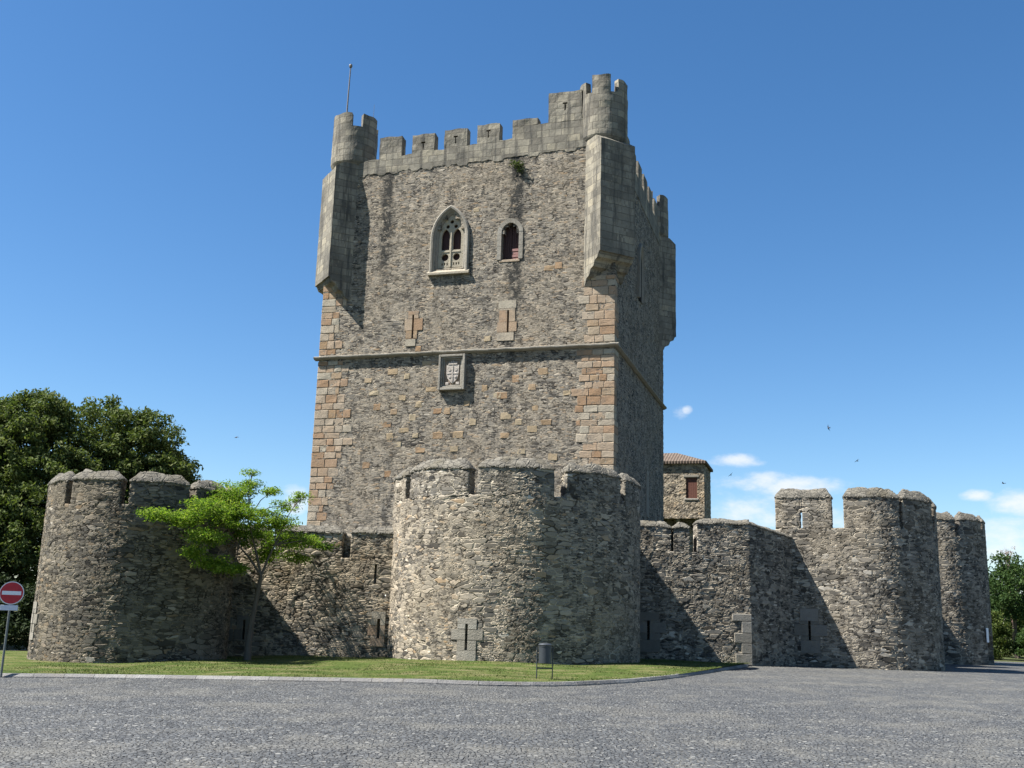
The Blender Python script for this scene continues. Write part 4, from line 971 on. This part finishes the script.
for k, (x, y, r, h, lb) in enumerate([(-26.5, 68, 6.5, 6.5, 'wide dark undergrowth behind the trunks of the left trees'), (-23.6, 54, 2.0, 2.2, 'dark shrub at the foot of the trees, nearest the left tower'), (-27.2, 54.5, 2.3, 2.6, 'dark shrub in tree shade, middle one behind the no-entry sign pole'), (-31, 53, 2.4, 2.4, 'dark shrub in tree shade at the very left edge')]):
    tree('shrub', lb, (x, y, -.4), [(x, y, -.7), (x, y, .2), (x, y, .8)], 3, [(x, y, h*.5, r, 1.6, h*.62), (x+.6, y+.4, h*.85, r*.6, 1.2, h*.4)], 190, 60, .22, .45, 'leaf_shaded', 'bark_dark', 70+k, 'dark shrubs under the left trees', .09, 'shrub')
RG = 'trees at the far right'
tree('broadleaf_tree', 'dark green tree beyond the right end of the wall, trunk visible over the scrub', (39.8, 84, 0), [(39.8, 84, -.3), (39.7, 84, 2), (39.9, 84, 3.6)], 4,
     [(40.4, 84, 5.4, 2.3, 2.5, 1.7), (38.0, 83.5, 5.0, 1.4, 2, 1.6), (42.6, 84, 5.6, 2.2, 2.2, 2.4), (39.4, 84, 7.0, 1.0, 1.2, .9), (39.0, 83.4, 3.4, 1.5, 1.5, 1.1), (43.4, 84, 8.0, 1.2, 1.2, 1.0)], 240, 50, .26, .6, 'leaf_mid', 'bark', 81, RG, .22)
tree('broadleaf_tree', 'paler tree at the right edge, farther back than the dark green one', (47.5, 96, 0), [(47.5, 96, -.3), (47.5, 96, 2), (47.4, 96, 4.4)], 4,
     [(47, 96, 5.2, 2.8, 2.6, 2.8), (49.5, 96, 5, 2.6, 2.4, 3), (44.2, 97, 3.8, 2.6, 2, 2.8)], 240, 60, .28, .55, 'leaf_mid', 'bark', 91, RG, .25)
tree('broadleaf_tree', 'distant dark tree closing the view behind the scrub at the far right', (53, 114, .2), [(53, 114, -.3), (53, 114, 1.5), (53, 114, 3)], 4,
     [(52.5, 114, 3.2, 4.2, 2.5, 3.2), (57.5, 114, 3.6, 3.6, 2.5, 3.4), (48.5, 113, 2.6, 2.6, 2, 2.6)], 260, 60, .3, .6, 'leaf_mid', 'bark', 97, RG, .25)
t = thing('dry_tree', 'small thin reddish tree rising above the green tree at the right edge', 'tree', (41.5, 88, 0))
g = random.Random(9); ps = [tubeVF([(41.5, 88, 0), (41.4, 88, 5), (41.6, 88, 8)], [.14, .09, .03], 7)]
for k in range(60):
    s = Vector((41.45+g.uniform(-.05, .1), 88, g.uniform(5.5, 8.0))); d = Vector((g.uniform(-1, 1), g.uniform(-1, 1), g.uniform(.5, 1.2)))*(.9-.09*(s.z-5.5)); ps.append(tubeVF([s, s+d*.5, s+d+Vector((0, 0, .15))], [.02, .014, .005], 4))
V, F = join(ps); mk('trunk', V, F, M['twig'], t)
cp = np.array([(41.5+g.gauss(0, .45)*(9.2-z)/3, 88+g.gauss(0, .4), z) for z in [g.uniform(5.6, 8.6) for _ in range(55)]])
V, F = leaves(cp, .3, 14, .13, seed=77); mk('crown', V, F, M['leaf_rust'], t, fix=False)
for k, (x, y, r, h, m_, lb) in enumerate([(36.0, 80, 1.3, 3.0, 'leaf_yel', 'yellow-green scrub bush close to the right end of the wall'), (38.4, 79, 1.3, 1.7, 'leaf_mid', 'low green bush beside the sunlit bank at the right'), (39.9, 86.5, 2.2, 3.6, 'leaf_yel', 'yellow-green scrub under the dark tree at the right edge'),
                                      (43, 82, 2., 3.0, 'leaf_mid', 'mid green bush at the right edge in front of the tree trunk'), (47, 90, 3.4, 4., 'leaf_yel', 'tall yellow-green thicket at the far right edge')]):
    tree('shrub', lb, (x, y, 0), [(x, y, -.3), (x, y, .3), (x, y, 1.)], 3, [(x, y, h*.5, r, 1.3, h*.55), (x+.3, y+.4, h*.8, r*.6, 1., h*.35)], 120, 45, .2, .38, m_, 'bark', 100+k, 'scrub at the far right', .06, 'shrub')
# sunlit earth bank
def bank(u, v, w): return np.stack([38.6+u+.5*w*(1-u/3), 74+v*(1-.3*w), -.2+w*(.95+.25*np.sin(u*2.1)+.12*np.sin(u*5.3+v*2))*np.sin(np.clip((u+.3)/2.9, 0, 1)*math.pi)**.6], -1)
V, F = lattice(bank, lines(0, 2.6, .12), lines(0, 2, .15), lines(0, 1, .15))
V = V + nz(V, 1.4, .15)
mk('earth_bank', V, F, plain('pale dry earth', (.42, .36, .26), .95, var=.35, scale=4, spec=.1, bump=.05), kind='structure')
# tuft growing under the parapet
ws_ = Vector(KC) + Matrix.Rotation(-YAW, 3, 'Z') @ Vector((2.98, -.12, 26.3))
t = thing('wall_plant', 'tuft of dry yellow-green weeds growing from the keep wall below the parapet', 'plant', ws_)
V, F = leaves(np.array([(ws_.x, ws_.y, ws_.z), (ws_.x+.15, ws_.y, ws_.z-.3), (ws_.x-.25, ws_.y, ws_.z+.12), (ws_.x+.1, ws_.y-.05, ws_.z+.05)]), .24, 60, .2, .9, .22, .2, 5); mk('foliage', V, F, M['leaf_yel'], t, fix=False)
V, F = tubeVF([(ws_.x, ws_.y+.3, ws_.z-.2), (ws_.x, ws_.y, ws_.z)], .02, 5); mk('stem', V, F, M['bark'], t)

# ------------------------------------------------------------------ no-entry sign
sg = thing('no_entry_sign', 'round red no-entry sign with white bar and small plate on a grey pole', 'road sign', (-13.3, 29.0, -.28), R_(22))
def smk(n, VF, m_, par=sg): return mk(n, VF[0], VF[1], M[m_], par, local=True)
smk('pole', tubeVF([(0, .06, -.1), (0, .06, 1.2), (0, .06, 2.5)], .03, 12), 'iron')
def disc(r, y0, y1, n=40): return prismVF(circ(0, 2.2, r, n), lambda x, z: (x, y0, z), lambda x, z: (x, y1, z))
dk = smk('disc', join([prismVF(circ(0, 2.2, .305, 40), lambda x, z: (x, .0, z), lambda x, z: (x, .022, z))]), 'white')
smk('red_face', disc(.283, -.004, -.001), 'red', dk); smk('white_bar', boxVF(-.235, .235, -.009, -.005, 2.15, 2.25, .004), 'white', dk)
smk('bracket', boxVF(-.045, .045, .0225, .05, 2.12, 2.17, .004), 'iron'); 
smk('plate', boxVF(-.235, .2, 0, .012, 1.74, 1.88, .004), 'plate')
# ------------------------------------------------------------------ litter bin
lb = thing('litter_bin', 'dark grey cylindrical litter bin hung on a two-legged frame at the lawn edge', 'litter bin', (1.10, 29.2, .085), R_(6)); lb.scale = (.9, .9, .88)
def lmk(n, VF, m_, par=lb): return mk(n, VF[0], VF[1], M[m_], par, local=True)
bd = lmk('bin_body', latheVF([(0, .46), (.175, .46), (.185, .475), (.185, .7), (.187, .95), (.195, .96), (.195, .985), (.18, .985), (.175, .96), (.17, .5), (0, .5)], (0, 0, 0), 32), 'darkiron')
lmk('lid', latheVF([(0, 1.0), (.2, 1.0), (.205, 1.015), (.16, 1.05), (.08, 1.07), (0, 1.075)], (0, 0, 0), 28), 'darkiron')
for s in (-1, 1):
    lg = lmk('leg', tubeVF([(s*.235, 0, -.15), (s*.235, 0, .5), (s*.235, 0, .95)], .017, 10), 'darkiron')
    lmk('hinge', boxVF(min(s*.18, s*.23), max(s*.18, s*.23), -.015, .015, .8, .83, .004), 'darkiron', lg)
lmk('crossbar', boxVF(-.22, .22, -.014, .014, .30, .345, .005), 'darkiron')
# ------------------------------------------------------------------ swallows
def bird(loc, rz, bank_, label):
    b, _ = latheVF([(0, -.075), (.012, -.06), (.022, -.02), (.02, .02), (.012, .055), (0, .075)], (0, 0, 0), 8), None
    V, F = b; V = V[:, [0, 2, 1]]
    Wg = []
    for s in (-1, 1):
        P = [(0, .03), (s*.07, .045), (s*.17, -.03), (s*.1, -.005), (s*.03, -.025)]
        Wg.append(prismVF(P, lambda x, y: (x, y, .004+abs(x)*.15), lambda x, y: (x, y, .010+abs(x)*.15)))
    Wg.append(prismVF([(-.02, -.06), (.02, -.06), (.035, -.14), (0, -.09), (-.035, -.14)], lambda x, y: (x, y, -.003), lambda x, y: (x, y, .004)))
    V, F = join([(V, F)] + Wg)
    m_ = (Matrix.Rotation(rz, 3, 'Z') @ Matrix.Rotation(bank_, 3, 'Y'))
    V = np.array([tuple(m_ @ Vector(p)) for p in V*1.25]) + np.array(loc)
    tag(mk('bird', V, F, M['bird'], loc=loc), label, 'bird', 'swallows in the sky')
bird((18.4, 60, 13.0), .5, 1.2, 'small dark bird in blue sky right of the keep, highest of the right-hand birds')
bird((23.3, 70, 12.7), 2.2, .5, 'small dark bird above the right-hand tower merlons')
bird((-15.8, 60, 11.4), 1.2, -.4, 'small dark bird flying left of the keep above the young tree')
bird((14.8, 70, 11.5), 2.6, .7, 'small dark bird near the tiled roof of the house')
bird((32.1, 68, 11.2), .9, .3, 'small dark bird among the clouds at the right edge')
